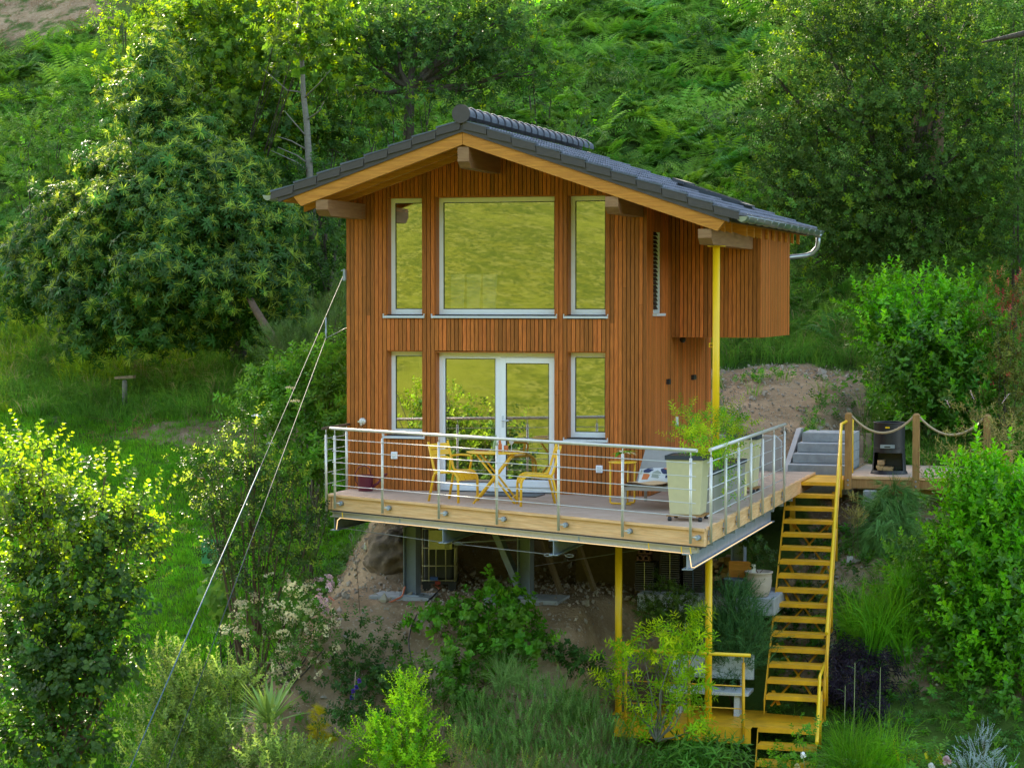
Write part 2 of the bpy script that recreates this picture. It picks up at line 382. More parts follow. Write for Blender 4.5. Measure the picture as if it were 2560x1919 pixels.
# front wall shell with openings (in strips between the opening edges)
fw = MB(); xs = [W0+.02,.66,1.24,1.44,3.34,3.53,4.13,W1-.02]
for i in range(len(xs)-1):
    a, b = xs[i], xs[i+1]; zs = [(0, None)]
    ops = sorted([o for o in OPEN if abs(o[0]-a) < 1e-6], key=lambda o: o[2])
    z = -.12; segs = []
    for o in ops:
        if o[2] > z: segs.append((z, o[2]))
        z = o[3]
    segs.append((z, None))
    for s0, s1 in segs:
        xm = [a, b] if not (a < RX < b) else [a, RX, b]
        for q0, q1 in zip(xm[:-1], xm[1:]):
            t0, t1 = (s1, s1) if s1 is not None else (soff(q0)+.165, soff(q1)+.165)
            y0, y1 = .024, DEP-.004
            fw.hexa([(q0,y0,s0),(q1,y0,s0),(q1,y1,s0),(q0,y1,s0),(q0,y0,t0),(q1,y0,t1),(q1,y1,t1),(q0,y1,t0)])
FW = fw.build('front_wall', 'void', H)
def board_run(parent, x0, x1, z0, z1f, y=0.0, pitch=.0638, gap=.010, name='cladding_board', m='cedar', joints=True):
    n = max(1, round((x1-x0)/pitch)); p = (x1-x0)/n
    for i in range(n):
        a, b = x0+i*p+gap/2, x0+(i+1)*p-gap/2
        ta, tb = z1f(a), z1f(b); dy = random.uniform(-.0015,.0015); zc = [z0]
        if joints and (ta-z0) > 2.5 and random.random() < .45: zc.append(random.uniform(z0+.8, ta-.8))
        zc.append(None)
        for k in range(len(zc)-1):
            q0 = zc[k]+(.002 if k else 0); q1 = zc[k+1]; A, B = (ta, tb) if q1 is None else (q1-.002, q1-.002)
            s = MB(); s.hexa([(a,y+dy,q0),(b,y+dy,q0),(b,y+.022,q0),(a,y+.022,q0),(a,y+dy,A),(b,y+dy,B),(b,y+.022,B),(a,y+.022,A)])
            s.build(name, m, parent)
top = lambda x: soff(x)+.163
full = [(W0,.66),(1.24,1.44),(3.34,3.53),(4.13,W1)]
for a, b in full: board_run(FW, a, b, -.005, top)
for (a, b) in ((.66,1.24),(1.44,3.34),(3.53,4.13)):
    board_run(FW, a, b, 4.50, top, joints=False); board_run(FW, a, b, 2.15, lambda x: 2.635, joints=False)
    if b < 1.3 or a > 3.5: board_run(FW, a, b, -.005, lambda x: .785, joints=False)
# reveals of the openings, cedar lined
rv = MB()
for (a, b, z0, z1) in OPEN:
    rv.box(a, a+.012, .024, DEP-.002, z0, z1); rv.box(b-.012, b, .024, DEP-.002, z0, z1); rv.box(a+.012, b-.012, .024, DEP-.002, z1-.018, z1)
rv.build('window_reveal', 'cedar', FW)
# side wall, bay, back and left walls
def side_boards(x, y0, y1, z0, z1f, parent, name='cladding_boards'):
    s = MB(); n = round((y1-y0)/.0638); p = (y1-y0)/n
    for i in range(n):
        a, b = y0+i*p+.003, y0+(i+1)*p-.003; s.hexa([(x-.022,a,z0),(x,a,z0),(x,b,z0),(x-.022,b,z0),(x-.022,a,z1f),(x,a,z1f),(x,b,z1f),(x-.022,b,z1f)])
    return s
SW = MB(); SWY0, SWY1, SWZ0, SWZ1 = .42, .95, 2.72, 3.95
SW.box(W1-TH, W1-.024, .024, SWY0, -.12, soff(W1)); SW.box(W1-TH, W1-.024, SWY1, 2.6, -.12, soff(W1)); SW.box(W1-TH, W1-.024, SWY0, SWY1, -.12, SWZ0)
SW.box(W1-TH, W1-.024, SWY0, SWY1, SWZ1, soff(W1)); SW.box(W1-TH, W1-.024, 2.6, YB, -.12, soff(W1))
SWo = SW.build('side_wall', 'void', H)
def side_run(x, y0, y1, z0, z1, parent, dirn=1, joined=False):
    n = max(1, round((y1-y0)/.0638)); p = (y1-y0)/n; s = MB()
    for i in range(n):
        a, b = y0+i*p+.005, y0+(i+1)*p-.005
        if not joined: s = MB()
        s.box(x-.022, x+random.uniform(-.003,.003), a, b, z0, z1)
        if not joined: s.build('cladding_board', 'cedar', parent)
    if joined: tag(s.build('cladding_boards', 'cedar', parent), kind='stuff')
side_run(W1, .0, SWY0, -.005, soff(W1)+.15, SWo); side_run(W1, SWY0, SWY1, -.005, SWZ0, SWo); side_run(W1, SWY0, SWY1, SWZ1, soff(W1)+.15, SWo)
side_run(W1, SWY1, BY0, -.005, soff(W1)+.15, SWo); side_run(W1, BY0, YB, -.005, BZ, SWo)
MB().box(W0+.01, W0+TH, TH, YB, -.12, soff(0)).build('left_wall', 'cedar', H)
MB().prism([(W0+.3,-.12),(W1-.3,-.12),(W1-.3,soff(W1-.3)),(RX,RZ),(W0+.3,soff(.3))], 'y', YB-TH, YB).build('back_wall', 'cedar', H)
by = MB().box(BX0+.001, BX1-.024, BY0+.024, BY1-.02, BZ+.02, soff(BX1)).build('bay', 'void', H)
board_run(by, BX0, BX1, BZ, top, y=BY0, joints=False)
side_run(BX1, BY0, BY1, BZ, soff(BX1)+.15, by)
MB().box(BX0, BX1-.03, BY0+.03, BY1-.03, BZ+.002, BZ+.018).build('bay_soffit', 'larch', by)
# small things on the walls
MB().box(W1, W1+.05, 1.35, 1.47, 1.62, 1.70).build('wall_vent', 'black_steel', SWo)
MB().box(W1, W1+.05, 3.25, 3.45, 1.62, 1.70).build('wall_vent', 'black_steel', SWo)
MB().lathe([(.0,0),(.045,.0),(.05,-.05),(.03,-.085),(0,-.09)], (W1+.12,2.0,BZ+.0), 12).build('ceiling_lamp', 'black_steel', by)
MB().box(W1, W1+.03, 2.05, 2.12, .93, 1.08).build('light_switch', 'white_pvc', SWo)
for x, z in ((.74,.48),(3.99,.34)):
    s = MB().box(x, x+.10, -.045, -.002, z, z+.11).build('wall_socket', 'white_pvc', FW, bevel=.006)
    MB().box(x+.02, x+.08, -.051, -.0455, z+.02, z+.09).build('socket_lid', 'white_alu', FW)
t = MB().lathe([(0,0),(.055,0),(.055,.03),(.03,.045),(0,.05)], (0,0,0), 14); t.tube([(0,0,.03),(0,0,.09),(0,-.02,.1)], .02, 8); t.box(-.05,.05,-.012,.012,.085,.1)
tp = t.build('water_tap', 'stainless', FW, world=False); tp.location = (.27,-.005,1.05); tp.rotation_euler = (R(90),0,0)
MB().lathe([(0,0),(.018,0),(.018,.06),(0,.06)], (.27,-.085,.985), 10).build('tap_spout', 'stainless', FW)
t = MB().box(-.035,.0,-.045,-.03+.0,3.22,3.40).box(-.075,.0,-.03,.06,3.37,3.385).box(-.075,.0,-.03,.06,3.235,3.25).box(-.012,-.001,-.03,.06,3.25,3.37)
t.build('cable_bracket', 'galv', H)
# windows
def window(a, b, z0, z1, mull=None, sill=True, name='window'):
    y = DEP; fwid = .07; f = MB(); a -= .012; b += .034
    f.box(a+.018, a+.018+fwid, y, y+.07, z0, z1-.018); f.box(b-.018-fwid, b-.018, y, y+.07, z0, z1-.018)
    f.box(a+.018+fwid, b-.018-fwid, y, y+.07, z0, z0+fwid+.01); f.box(a+.018+fwid, b-.018-fwid, y, y+.07, z1-.018-fwid, z1-.018)
    wd = f.build(name, 'white_pvc', H, bevel=.004); wd['label'] = None; del wd['label']
    A, B, C0, C1 = a+.018+fwid, b-.018-fwid, z0+fwid+.01, z1-.018-fwid
    g = MB(); g.box(A, A+.012, y+.012, y+.03, C0, C1); g.box(B-.012, B, y+.012, y+.03, C0, C1); g.box(A+.012, B-.012, y+.012, y+.03, C0, C0+.012); g.box(A+.012, B-.012, y+.012, y+.03, C1-.012, C1)
    g.build('gasket', 'gasket', wd)
    MB().add([(A+.006,y+.022,C0+.006),(B-.006,y+.022,C0+.006),(B-.006,y+.022,C1-.006),(A+.006,y+.022,C1-.006)], [(0,1,2,3)]).build('pane', 'pane', wd)
    if sill:
        s = MB(); s.hexa([(a-.028,-.045,z0-.052),(b-.004,-.045,z0-.052),(b-.004,y,z0-.052),(a-.028,y,z0-.052),(a-.028,-.045,z0-.022),(b-.004,-.045,z0-.022),(b-.004,y,z0-.001),(a-.028,y,z0-.001)])
        s.build('sill', 'white_alu', wd)
        for xx in (a-.036, b-.004): MB().box(xx, xx+.008, -.046, y-.01, z0-.054, z0+.012).build('sill_end', 'white_alu', wd)
    return wd
for k, (a, b, z0, z1) in enumerate(OPEN):
    if k != 1: window(a, b, z0, z1)
# terrace door: fixed leaf and door leaf
y = DEP; f = MB(); a, b = 1.428, 3.38
f.box(a+.018, a+.088, y, y+.07, .0, 2.122); f.box(b-.088, b-.018, y, y+.07, .0, 2.122); f.box(a+.088, b-.088, y, y+.07, 2.052, 2.122); f.box(a+.088, b-.088, y, y+.07, .0, .07)
f.box(2.37, 2.43, y, y+.07, .07, 2.052)
D = f.build('terrace_door', 'white_pvc', H, bevel=.004)
def leaf(a, b, z0, z1, fr, yy, nm):
    f = MB(); f.box(a, a+fr, yy, yy+.05, z0, z1); f.box(b-fr, b, yy, yy+.05, z0, z1); f.box(a+fr, b-fr, yy, yy+.05, z0, z0+fr+.03); f.box(a+fr, b-fr, yy, yy+.05, z1-fr, z1)
    f.build(nm, 'white_pvc', D, bevel=.004)
    A, B, C0, C1 = a+fr, b-fr, z0+fr+.03, z1-fr; g = MB()
    g.box(A, A+.012, yy+.01, yy+.03, C0, C1); g.box(B-.012, B, yy+.01, yy+.03, C0, C1); g.box(A+.012, B-.012, yy+.01, yy+.03, C0, C0+.012); g.box(A+.012, B-.012, yy+.01, yy+.03, C1-.012, C1)
    g.build('gasket', 'gasket', D)
    MB().add([(A+.006,yy+.02,C0+.006),(B-.006,yy+.02,C0+.006),(B-.006,yy+.02,C1-.006),(A+.006,yy+.02,C1-.006)], [(0,1,2,3)]).build('pane', 'pane', D)
leaf(1.518, 2.368, .072, 2.05, .022, y+.012, 'fixed_leaf'); leaf(2.435, 3.29, .074, 2.048, .085, y-.022, 'door_leaf')
MB().box(2.462,2.49,y-.035,y-.023,.98,1.16).tube([(2.476,y-.036,1.09),(2.476,y-.075,1.09),(2.58,y-.08,1.09)], .010, 8).build('door_handle', 'white_alu', D)
# side window with closed dark venetian blind
f = MB(); f.box(W1-.16, W1-.10, SWY0, SWY0+.05, SWZ0, SWZ1); f.box(W1-.16, W1-.10, SWY1-.05, SWY1, SWZ0, SWZ1); f.box(W1-.16,W1-.10,SWY0+.05,SWY1-.05,SWZ0,SWZ0+.05); f.box(W1-.16,W1-.10,SWY0+.05,SWY1-.05,SWZ1-.05,SWZ1)
S = f.build('side_window', 'white_pvc', H)
z = SWZ0+.06
while z < SWZ1-.02:
    MB().hexa([(W1-.075,SWY0+.01,z+.05),(W1-.045,SWY0+.01,z),(W1-.045,SWY1-.03,z),(W1-.075,SWY1-.03,z+.05),(W1-.07,SWY0+.01,z+.055),(W1-.04,SWY0+.01,z+.005),(W1-.04,SWY1-.03,z+.005),(W1-.07,SWY1-.03,z+.055)]).build('blind_slat', 'blind', S); z += .062
MB().box(W1-.10, W1-.02, SWY1-.028, SWY1-.003, SWZ0, SWZ1).build('blind_rail', 'white_pvc', S)
MB().box(W1-.10, W1+.07, SWY0-.04, SWY1+.04, SWZ0-.04, SWZ0-.002).build('sill', 'white_alu', S)
# roof ------------------------------------------------------------
YF, YE = -1.62, 5.72; XL, XR = -.50, 6.36
def zt(x, o=0.0): return RZ - RS*abs(x-RX) + o
def slope_slab(x0, x1, y0, y1, o0, o1):
    return MB().hexa([(x0,y0,zt(x0,o0)),(x1,y0,zt(x1,o0)),(x1,y1,zt(x1,o0)),(x0,y1,zt(x0,o0)),(x0,y0,zt(x0,o1)),(x1,y0,zt(x1,o1)),(x1,y1,zt(x1,o1)),(x0,y1,zt(x0,o1))])
rb = slope_slab(XL+.05, RX, YF+.06, YE-.04, .19, .30); rb2 = slope_slab(RX, XR-.05, YF+.06, YE-.04, .19, .30); rb.add(rb2.v, rb2.f)
RF = rb.build('roof', 'verge', H)
# soffit boards seen from below run with the ridge
s = MB()
for x0, x1 in ((XL+.10, RX), (RX, XR-.10)):
    n = round((x1-x0)/.14); p = (x1-x0)/n
    for i in range(n):
        q = slope_slab(x0+i*p+.003, x0+(i+1)*p-.003, YF+.06, YE-.05, .165, .188); s.add(q.v, q.f)
tag(s.build('soffit_boards', 'larch', RF), kind='stuff')
# rafters on the overhang and rafter tails at the eaves
for y in [-1.05,-.52] + [.15+.62*i for i in range(9)]:
    for x0, x1 in ((-.28, RX-.002), (RX+.002, 6.12)):
        if y > 0: x0, x1 = (x0, .02) if x0 < 0 else (4.8 if y < 1.6 else 6.18, x1+.10)
        if x1 > x0: q = slope_slab(x0, x1, y, y+.08, .0, .163); q.build('rafter', 'larch', RF)
# barge rafters (light wood) with cut ends, dark fascia above
def barge(xa, xb, y0, y1, o0, o1, cut, m, nm):
    s = MB(); sgn = 1 if xb > xa else -1
    s.hexa([(xa,y0,zt(xa,o0)),(xb-sgn*cut,y0,zt(xb-sgn*cut,o0)),(xb-sgn*cut,y1,zt(xb-sgn*cut,o0)),(xa,y1,zt(xa,o0)),
            (xa,y0,zt(xa,o1)),(xb,y0,zt(xb,o1)),(xb,y1,zt(xb,o1)),(xa,y1,zt(xa,o1))]); return s.build(nm, m, RF)
barge(RX+.003, 6.24, YF, YF+.09, .0, .185, .12, 'larch', 'barge_board'); barge(RX-.003, -.22, YF, YF+.09, .0, .185, .12, 'larch', 'barge_board')
for xb, xa in ((XR-.06, RX), (XL+.06, RX)):
    s = MB(); s.hexa([(xa,YF-.03,zt(xa,.18)),(xb,YF-.03,zt(xb,.18)),(xb,YF-.003,zt(xb,.18)),(xa,YF-.003,zt(xa,.18)),(xa,YF-.03,zt(xa,.315)),(xb,YF-.03,zt(xb,.315)),(xb,YF-.003,zt(xb,.315)),(xa,YF-.003,zt(xa,.315))]); s.build('verge_fascia', 'verge', RF)
for x, w_, h_, zz, y1 in ((.13,.19,.235,0,0),(2.32,.17,.30,.02,0),(4.51,.19,.235,0,0),(5.85,.19,.215,0,BY0)):
    zt1 = zt(x+w_/2, .02 if zz else .0)-(.02 if not zz else .05)
    if x > 5: zt1 = zt(x+w_/2, -.03)
    s = MB(); s.prism([(YF+.02,zt1-h_+.09),(YF+.14,zt1-h_),(y1+.02,zt1-h_),(y1+.02,zt1),(YF+.02,zt1)], 'x', x, x+w_); s.build('purlin', 'purlin_wood', RF)
# tiles
def tile_mesh(w, l):
    s = MB(); n = 8; pts = []
    for i in range(n+1):
        u = i/n; z = .028*math.exp(-((u-.16)/.11)**2) + .028*math.exp(-((u-.66)/.11)**2); pts.append((u*w, z))
    for (y0, zo) in ((0, .030),):
        vs = [(0, x, z+.030) for x, z in pts] + [(l, x, z) for x, z in pts] + [(0, x, 0) for x, z in pts]
    fs = [(i, i+1, n+2+i, n+1+i) for i in range(n)] + [(2*n+2+i, 2*n+3+i, i+1, i) for i in range(n)]
    s.add(vs, fs); return s.mesh('roof_tile')
NT = 11; LR = (XR+.06-RX)/NT; TW = .298; ang = math.atan(RS); NC = 25
tm = tile_mesh(TW*1.0, LR/math.cos(ang)*1.08); tm.materials.append(MATS['tile'])
first = True
for r_ in range(NT):
    xe = RX + LR*(r_+1)                                   # lower end of this course
    for c_ in range(NC):
        if r_ in (6,7,8) and 15 <= c_ <= 17: continue     # roof window sits here
        o = bpy.data.objects.new('roof_tile', tm); COL.objects.link(o); o.parent = RF
        o.location = (xe, YF+.02+c_*TW, zt(xe, .325)+random.uniform(-.002,.002)); o.rotation_euler = (0, ang+random.uniform(-.006,.006), 0); o.scale = (-1,1,1)
tl = MB()
for r_ in range(8):
    xe = RX - (RX-XL+.05)/8*(r_+1); q = MB(); q.v = [tuple(v.co) for v in tm.vertices]; q.f = [tuple(p.vertices) for p in tm.polygons]
    for c_ in range(NC):
        vs = [(xe + v[0]*math.cos(ang)*1.02, YF+.02+c_*TW+v[1], zt(xe,.325)+v[2]+v[0]*math.sin(ang)) for v in q.v]; tl.add(vs, q.f)
tag(tl.build('roof_tiles', 'tile', RF), kind='stuff')
for sgn, n, xe0 in ((1, 11, XR+.07), (-1, 8, XL-.05)):
    L_ = abs(xe0-RX)/n
    for i in range(n):
        xa = RX+sgn*L_*i; xb = RX+sgn*(L_*(i+1)+.015); s = MB(); yy0, yy1 = YF-.055, YF-.030
        lo = .04*0
        s.hexa([(xa+sgn*.03,yy0,zt(xa,.215)),(xb-sgn*.004,yy0,zt(xb,.262)),(xb-sgn*.004,yy1,zt(xb,.262)),(xa+sgn*.03,yy1,zt(xa,.215)),(xa+sgn*.014,yy0,zt(xa,.335)),(xb-sgn*.012,yy0,zt(xb,.365)),(xb-sgn*.012,yy1,zt(xb,.365)),(xa+sgn*.014,yy1,zt(xa,.335))])
        v = s.build('verge_tile', 'verge', RF); 
        t2 = MB(); t2.hexa([(xa,yy0-.008,zt(xa,.337)),(xb,yy0-.008,zt(xb,.367)),(xb,YF+.03,zt(xb,.367)),(xa,YF+.03,zt(xa,.337)),(xa,yy0-.008,zt(xa,.350)),(xb,yy0-.008,zt(xb,.392)),(xb,YF+.03,zt(xb,.392)),(xa,YF+.03,zt(xa,.350))]); t2.build('verge_cap', 'tile', RF)
rm = MB(); n = 10; prof = []
for k in range(n+1): a_ = R(-15)+R(210)*k/n; prof.append((math.cos(a_), math.sin(a_)))
vs = []; RL = .385
for (yy, r_) in ((0,.128),(.035,.134),(.05,.118),(RL,.108)):
    vs += [(p[0]*r_, yy, p[1]*r_) for p in prof]
rm.add(vs, [(j*(n+1)+i, j*(n+1)+i+1, (j+1)*(n+1)+i+1, (j+1)*(n+1)+i) for j in range(3) for i in range(n)], True)
rmesh = rm.mesh('ridge_tile'); rmesh.materials.append(MATS['tile'])
for i in range(20):
    o = bpy.data.objects.new('ridge_tile', rmesh); COL.objects.link(o); o.parent = RF; o.location = (RX, YF-.06+i*.368, zt(RX,.425)+.0)
ec = MB(); ec.lathe([(0,0),(.125,0),(.135,.01),(.135,.035),(.0,.036)], (0,0,0), 20)
for zz in np.arange(-.09,.10,.018): ec.box(-math.sqrt(max(0,.115**2-zz*zz)), math.sqrt(max(0,.115**2-zz*zz)), zz-.003, zz+.003, -.006, -.001)
ec.sm = [False]*len(ec.f); e = ec.build('ridge_end_disc', 'verge', RF, world=False); e.location = (RX, YF-.045, zt(RX,.435)); e.rotation_euler = (R(90),0,0)
# roof window
def onroof(x, o): return zt(x, o)
s = slope_slab(4.60, 5.66, 2.92, 3.78, .35, .405).build('roof_window', 'slate_rim', RF)
slope_slab(4.52, 4.70, 2.86, 3.84, .40, .455).build('roof_window_hood', 'slate_rim', s)
slope_slab(5.60, 5.70, 2.90, 3.80, .40, .425).build('roof_window_flashing', 'slate_rim', s)
for y in (2.92, 3.73): slope_slab(4.70, 5.60, y, y+.05, .405, .435).build('roof_window_rail', 'slate_rim', s)
slope_slab(4.70, 5.58, 2.98, 3.72, .406, .411).build('roof_window_glass', 'slate_rim', s)
slope_slab(4.45, 5.75, 2.80, 3.90, .335, .352).build('flashing', 'slate_rim', s)
# gutters: half-round with straps, downpipe at the far right
def gutter(x, z, y0, y1, pipe):
    s = MB(); n = 8; r_ = .075; vs = []
    for yy in (y0, y1):
        for rr in (r_, r_-.006):
            for k in range(n+1): a_ = math.pi+math.pi*k/n; vs.append((x+rr*math.cos(a_), yy, z+rr*math.sin(a_)))
    m_ = n+1; fs = [(i, i+1, 2*m_+i+1, 2*m_+i) for i in range(n)] + [(m_+i+1, m_+i, 3*m_+i, 3*m_+i+1) for i in range(n)]
    s.add(vs, fs, True); s.f += [tuple(range(m_)), tuple(range(2*m_, 3*m_))]; s.sm += [False, False]
    s.tube([(x+r_,y0,z),(x+r_,y1,z)], .010, 6); s.tube([(x-r_,y0,z),(x-r_,y1,z)], .006, 6)
    g = s.build('gutter', 'zinc', RF)
    yy = y0+.2
    while yy < y1:
        s = MB(); pts = [(x+(r_+.004)*math.cos(math.pi+math.pi*k/8), yy, z+(r_+.004)*math.sin(math.pi+math.pi*k/8)) for k in range(9)]
        s.tube(pts, .009, 5); s.build('gutter_strap', 'zinc', g); yy += .62
    if pipe:
        yy = y1-.16; s = MB(); s.tube([(x,yy,z-.06),(x,yy,z-.18),(x-.02,yy,z-.28),(x-.10,yy-.02,z-.37),(x-.20,yy-.05,z-.41),(x-.42,yy-.3,z-.44),(x-.62,yy-.55,z-.47)], .042, 12)
        s.lathe([(.045,0),(.075,.06),(.0,.07)], (x,yy,z-.11), 12)
        MBo = s.build('downpipe', 'zinc', g)
gutter(XR+.115, zt(XR,.30)-.02, YF-.03, YE+.05, True); gutter(XL-.115, zt(XL,.30)+.0, YF-.03, YE, False)
# inside: two storeys with floor, back wall, a cot and curtains behind the glass
IN = MB().box(W0+TH, W1-TH, TH+.01, YB-TH, 2.44, 2.60).build('upper_floor', 'floorboard', H)
MB().box(W0+TH, W1-TH, TH+.01, YB-TH, -.10, .0).build('ground_floor', 'floorboard', H)
MB().prism([(W0+TH,0),(W1-TH,0),(W1-TH,soff(W1-TH)),(RX,RZ),(W0+TH,soff(W0+TH))], 'y', 3.9, 3.95).build('inner_wall', 'plaster', H)
for x in (1.52,1.78,2.04): MB().hexa([(x,.55,2.72),(x+.2,.55,2.72),(x+.2,.58,2.72),(x,.58,2.72),(x,.55,3.32),(x+.23,.55,3.32),(x+.23,.58,3.32),(x,.58,3.32)]).build('cot_panel', 'curtain', IN)
MB().prism([(1.28,2.7),(1.32,2.7),(1.32,3.35),(1.12,3.35)], 'y', .50, .53).build('curtain', 'curtain', IN)
# ------------------------------------------------------------------ the terrace
A = Vector((.12,-.98,0)); B = Vector((6.49,-4.25,0)); C2 = Vector((6.46,5.30,0))
e1 = (B-A).normalized(); n1 = Vector((-e1.y, e1.x, 0))         # n1 points into the deck
T = thing('terrace', 'raised larch terrace on steel beams wrapping the front and right of the house', 'terrace', (0,0,0))
def hx(dist):                        # ends of a strip line parallel to the front edge
    p = A + n1*dist; t0 = (.05-p.x)/e1.x if True else 0
    t1 = (6.49-p.x)/e1.x; return p + e1*t0, p + e1*t1
pl = MB(); d = .0; i = 0
while d < 8.4:
    p0, p1 = hx(d+.003); q0, q1 = hx(d+.137); ok = True
    # clip against the house body
    def clip(a, b):
        if a.y > -.03: 
            t = (-.03-a.y)/(b.y-a.y) if abs(b.y-a.y) > 1e-6 else 0
            a = a.lerp(b, 0) if t <= 0 else a
        return a
    def cl(p, q):
        # keep only the portion outside the house (x>4.78 or y<-.004)
        if p.y < -.004: return p
        t = (-.004-p.y)/(q.y-p.y); r = p.lerp(q, t)
        return r
    a0, b0 = cl(p0, p1), cl(q0, q1)
    if a0.x > 4.79: a0 = p0 + (p1-p0)*((4.79-p0.x)/(p1.x-p0.x)); 
    if b0.x > 4.79: b0 = q0 + (q1-q0)*((4.79-q0.x)/(q1.x-q0.x))
    dz = random.uniform(-.001,.001)
    def cut(p): return p if p.y < 5.3 else Vector((p.x, 5.3, 0))
    v = [a0, p1, q1, b0]
    if min(k.y for k in v) < 5.3:
        v = [cut(k) for k in v]
        pl.hexa([(k.x,k.y,-.032+dz) for k in v]+[(k.x,k.y,dz) for k in v])
    d += .14; i += 1
tag(pl.build('deck_planks', 'decking', T), kind='stuff')
def along(p, off=0.0, z=0): q = A + e1*p + n1*off; return Vector((q.x, q.y, z))
LF = (B-A).length
s = MB(); s.bar(along(-.02,-.022,-.016), along(LF,-.022,-.016), .042, .034); s.build('edge_board', 'spruce', T)
s = MB(); s.bar(along(0,.03,-.135), along(LF-.02,.03,-.135), .05, .20); s.build('fascia_beam', 'spruce', T)
MB().box(6.455,6.50,-4.22,5.28,-.034,.0).build('edge_board', 'spruce', T)
MB().box(6.435,6.475,-4.18,5.26,-.235,-.036).build('fascia_beam', 'spruce', T)
MB().box(.06,.10,-.95,.0,-.235,-.036).build('fascia_beam', 'spruce', T)
s = MB(); s.bar(along(.02,.02,-.245), along(LF-.03,.02,-.245), .09, .010); s.build('dark_strip', 'gasket', T)  # thin dark strip between fascia beam and channel
# steel channel along the front with warm light strip
s = MB(); s.bar(along(0,.05,-.29), along(LF-.15,.05,-.29), .05, .075); s.bar(along(0,.02,-.256), along(LF-.15,.02,-.256), .10, .008); s.bar(along(0,.02,-.327), along(LF-.15,.02,-.327), .10, .008)
s.build('front_channel', 'beige_steel', T)
def ibeam(p, q, h, w_, name, parent, m='galv', tf=.012, up=(0,0,1)):
    p, q = Vector(p), Vector(q); u = Vector(up)
    s = MB(); s.bar(p, q, .009, h-2*tf-.002, up); s.bar(p+u*(h/2-tf/2), q+u*(h/2-tf/2), w_, tf, up); s.bar(p-u*(h/2-tf/2), q-u*(h/2-tf/2), w_, tf, up)
    return s.build(name, m, parent)
def frontY(x): return A.y + (x-A.x)*(B.y-A.y)/(B.x-A.x)
ibz = -.44
for x, ye in ((.17,4.2),(2.28,4.2),(4.18,4.2),(6.25,2.2)):
    y0 = frontY(x)-.10 if x > .5 else frontY(x)+.02
    ibeam((x,y0,ibz), (x,ye,ibz), .21, .13, 'cross_beam', T)
for y in (-3.2,-2.4,-1.6,-.8,0.0,.8,1.6,2.5,3.4,4.3):
    x0 = max(.12, A.x + (y-A.y)*(B.x-A.x)/(B.y-A.y)) + .1 if y < -.9 else .1
    MB().box(x0, 6.40, y-.035, y+.035, -.332, -.238).build('joist', 'galv', T)
# light strip
s = MB(); pts = [(6.33,-4.20,-.335)]; s.tube([tuple(along(LF-.22,-.045,-.336)), (6.30,-4.27,-.37), (6.322,-4.28,-.50), (6.322,-4.1,-.522)] , .006, 6)
s.tube([(6.322,-4.1,-.522),(6.322,1.9,-.522)], .006, 6)
s.tube([tuple(along(LF-.22,-.045,-.336)), tuple(along(.25,-.045,-.336))], .0045, 6)
s.tube([tuple(along(.25,-.045,-.336)), (.25,-1.06,-.38),(.22,-1.03,-.52)], .008, 6)
s.build('light_strip', 'led', T)
for p in (.3, LF-.9, LF-.35, LF-.2): MB().bar(along(p,-.052,-.25), along(p+.015,-.052,-.335), .012, .006, (0,-1,0)).build('cable_tie', 'yellow', T)
# wire bracing with shackles
s = MB()
def wire(a, b, r=.006): s.tube([a, b], r, 5)
wire((.30,-1.0,-.50),(2.22,-1.95,-.56)); wire((2.34,-2.0,-.56),(4.10,-2.95,-.56)); wire((2.3,-2.0,-.56),(4.6,.2,-.56)); wire((2.9,.35,-1.15),(5.9,-.9,-.5)); wire((4.3,-3.0,-.55),(2.6,1.5,-.5)); wire((2.34,-1.9,-.57),(5.0,1.0,-.6))
s.build('brace_wire', 'wire', T)
for c in ((2.45,-2.0,-.56),(4.05,-2.95,-.565),(4.35,-2.95,-.565)):
    s = MB(); s.tube([(c[0]+.06*math.cos(2*math.pi*k/10), c[1], c[2]+.018*math.sin(2*math.pi*k/10)) for k in range(10)], .008, 5, closed=True); s.build('shackle', 'wire', T)
# steel columns on concrete pads
def column(x, y, z0, z1, w_=.24, name='steel_column', lab=''):
    t = thing(name, lab, 'steel column', (x,y,z0), 0, 'grey steel columns under the terrace')
    s = MB(); s.box(x-w_/2,x+w_/2,y-.10,y-.088,z0+.02,z1); s.box(x-w_/2,x+w_/2,y+.088,y+.10,z0+.02,z1); s.box(x-.006,x+.006,y-.088,y+.088,z0+.02,z1)
    return t, s
def hcol(x, y, z0, z1, lab):          # H-section column with its open web side to the viewer
    t = thing('steel_column', lab, 'steel column', (x,y,z0), 0, 'grey steel columns under the terrace')
    s = MB(); s.box(x-.10,x-.087,y-.12,y+.12,z0+.02,z1); s.box(x+.087,x+.10,y-.12,y+.12,z0+.02,z1); s.box(x-.087,x+.087,y-.006,y+.006,z0+.02,z1); s.build('shaft', 'column_steel', t)
    MB().box(x-.16,x+.16,y-.15,y+.15,z0,z0+.018).build('base_plate', 'galv', t); return t
hcol(1.10,-.10,-1.60,-.548,'grey steel H-column beside the black water tank')
t = hcol(2.90,-.05,-1.56,-.548,'grey steel H-column with a slanting brace behind the climbing bush')
MB().bar((2.36,.1,-.55),(2.83,-.02,-1.5),.13,.10).build('brace', 'column_steel', t)
hcol(5.93,1.2,-1.56,-.548,'grey steel H-column above the woodpile near the yellow stairs')
for x0,x1,y0,y1,zt_,lab in ((.48,1.45,-.35,.25,-1.60,'pale concrete footing under the steel column by the water tank'),(2.35,3.50,-.42,.3,-1.56,'pale concrete footing behind the climbing bush')):
    o = MB().box(x0,x1,y0,y1,zt_-.35,zt_).build('concrete_footing','concrete', bevel=.01); tag(o, lab, 'footing')
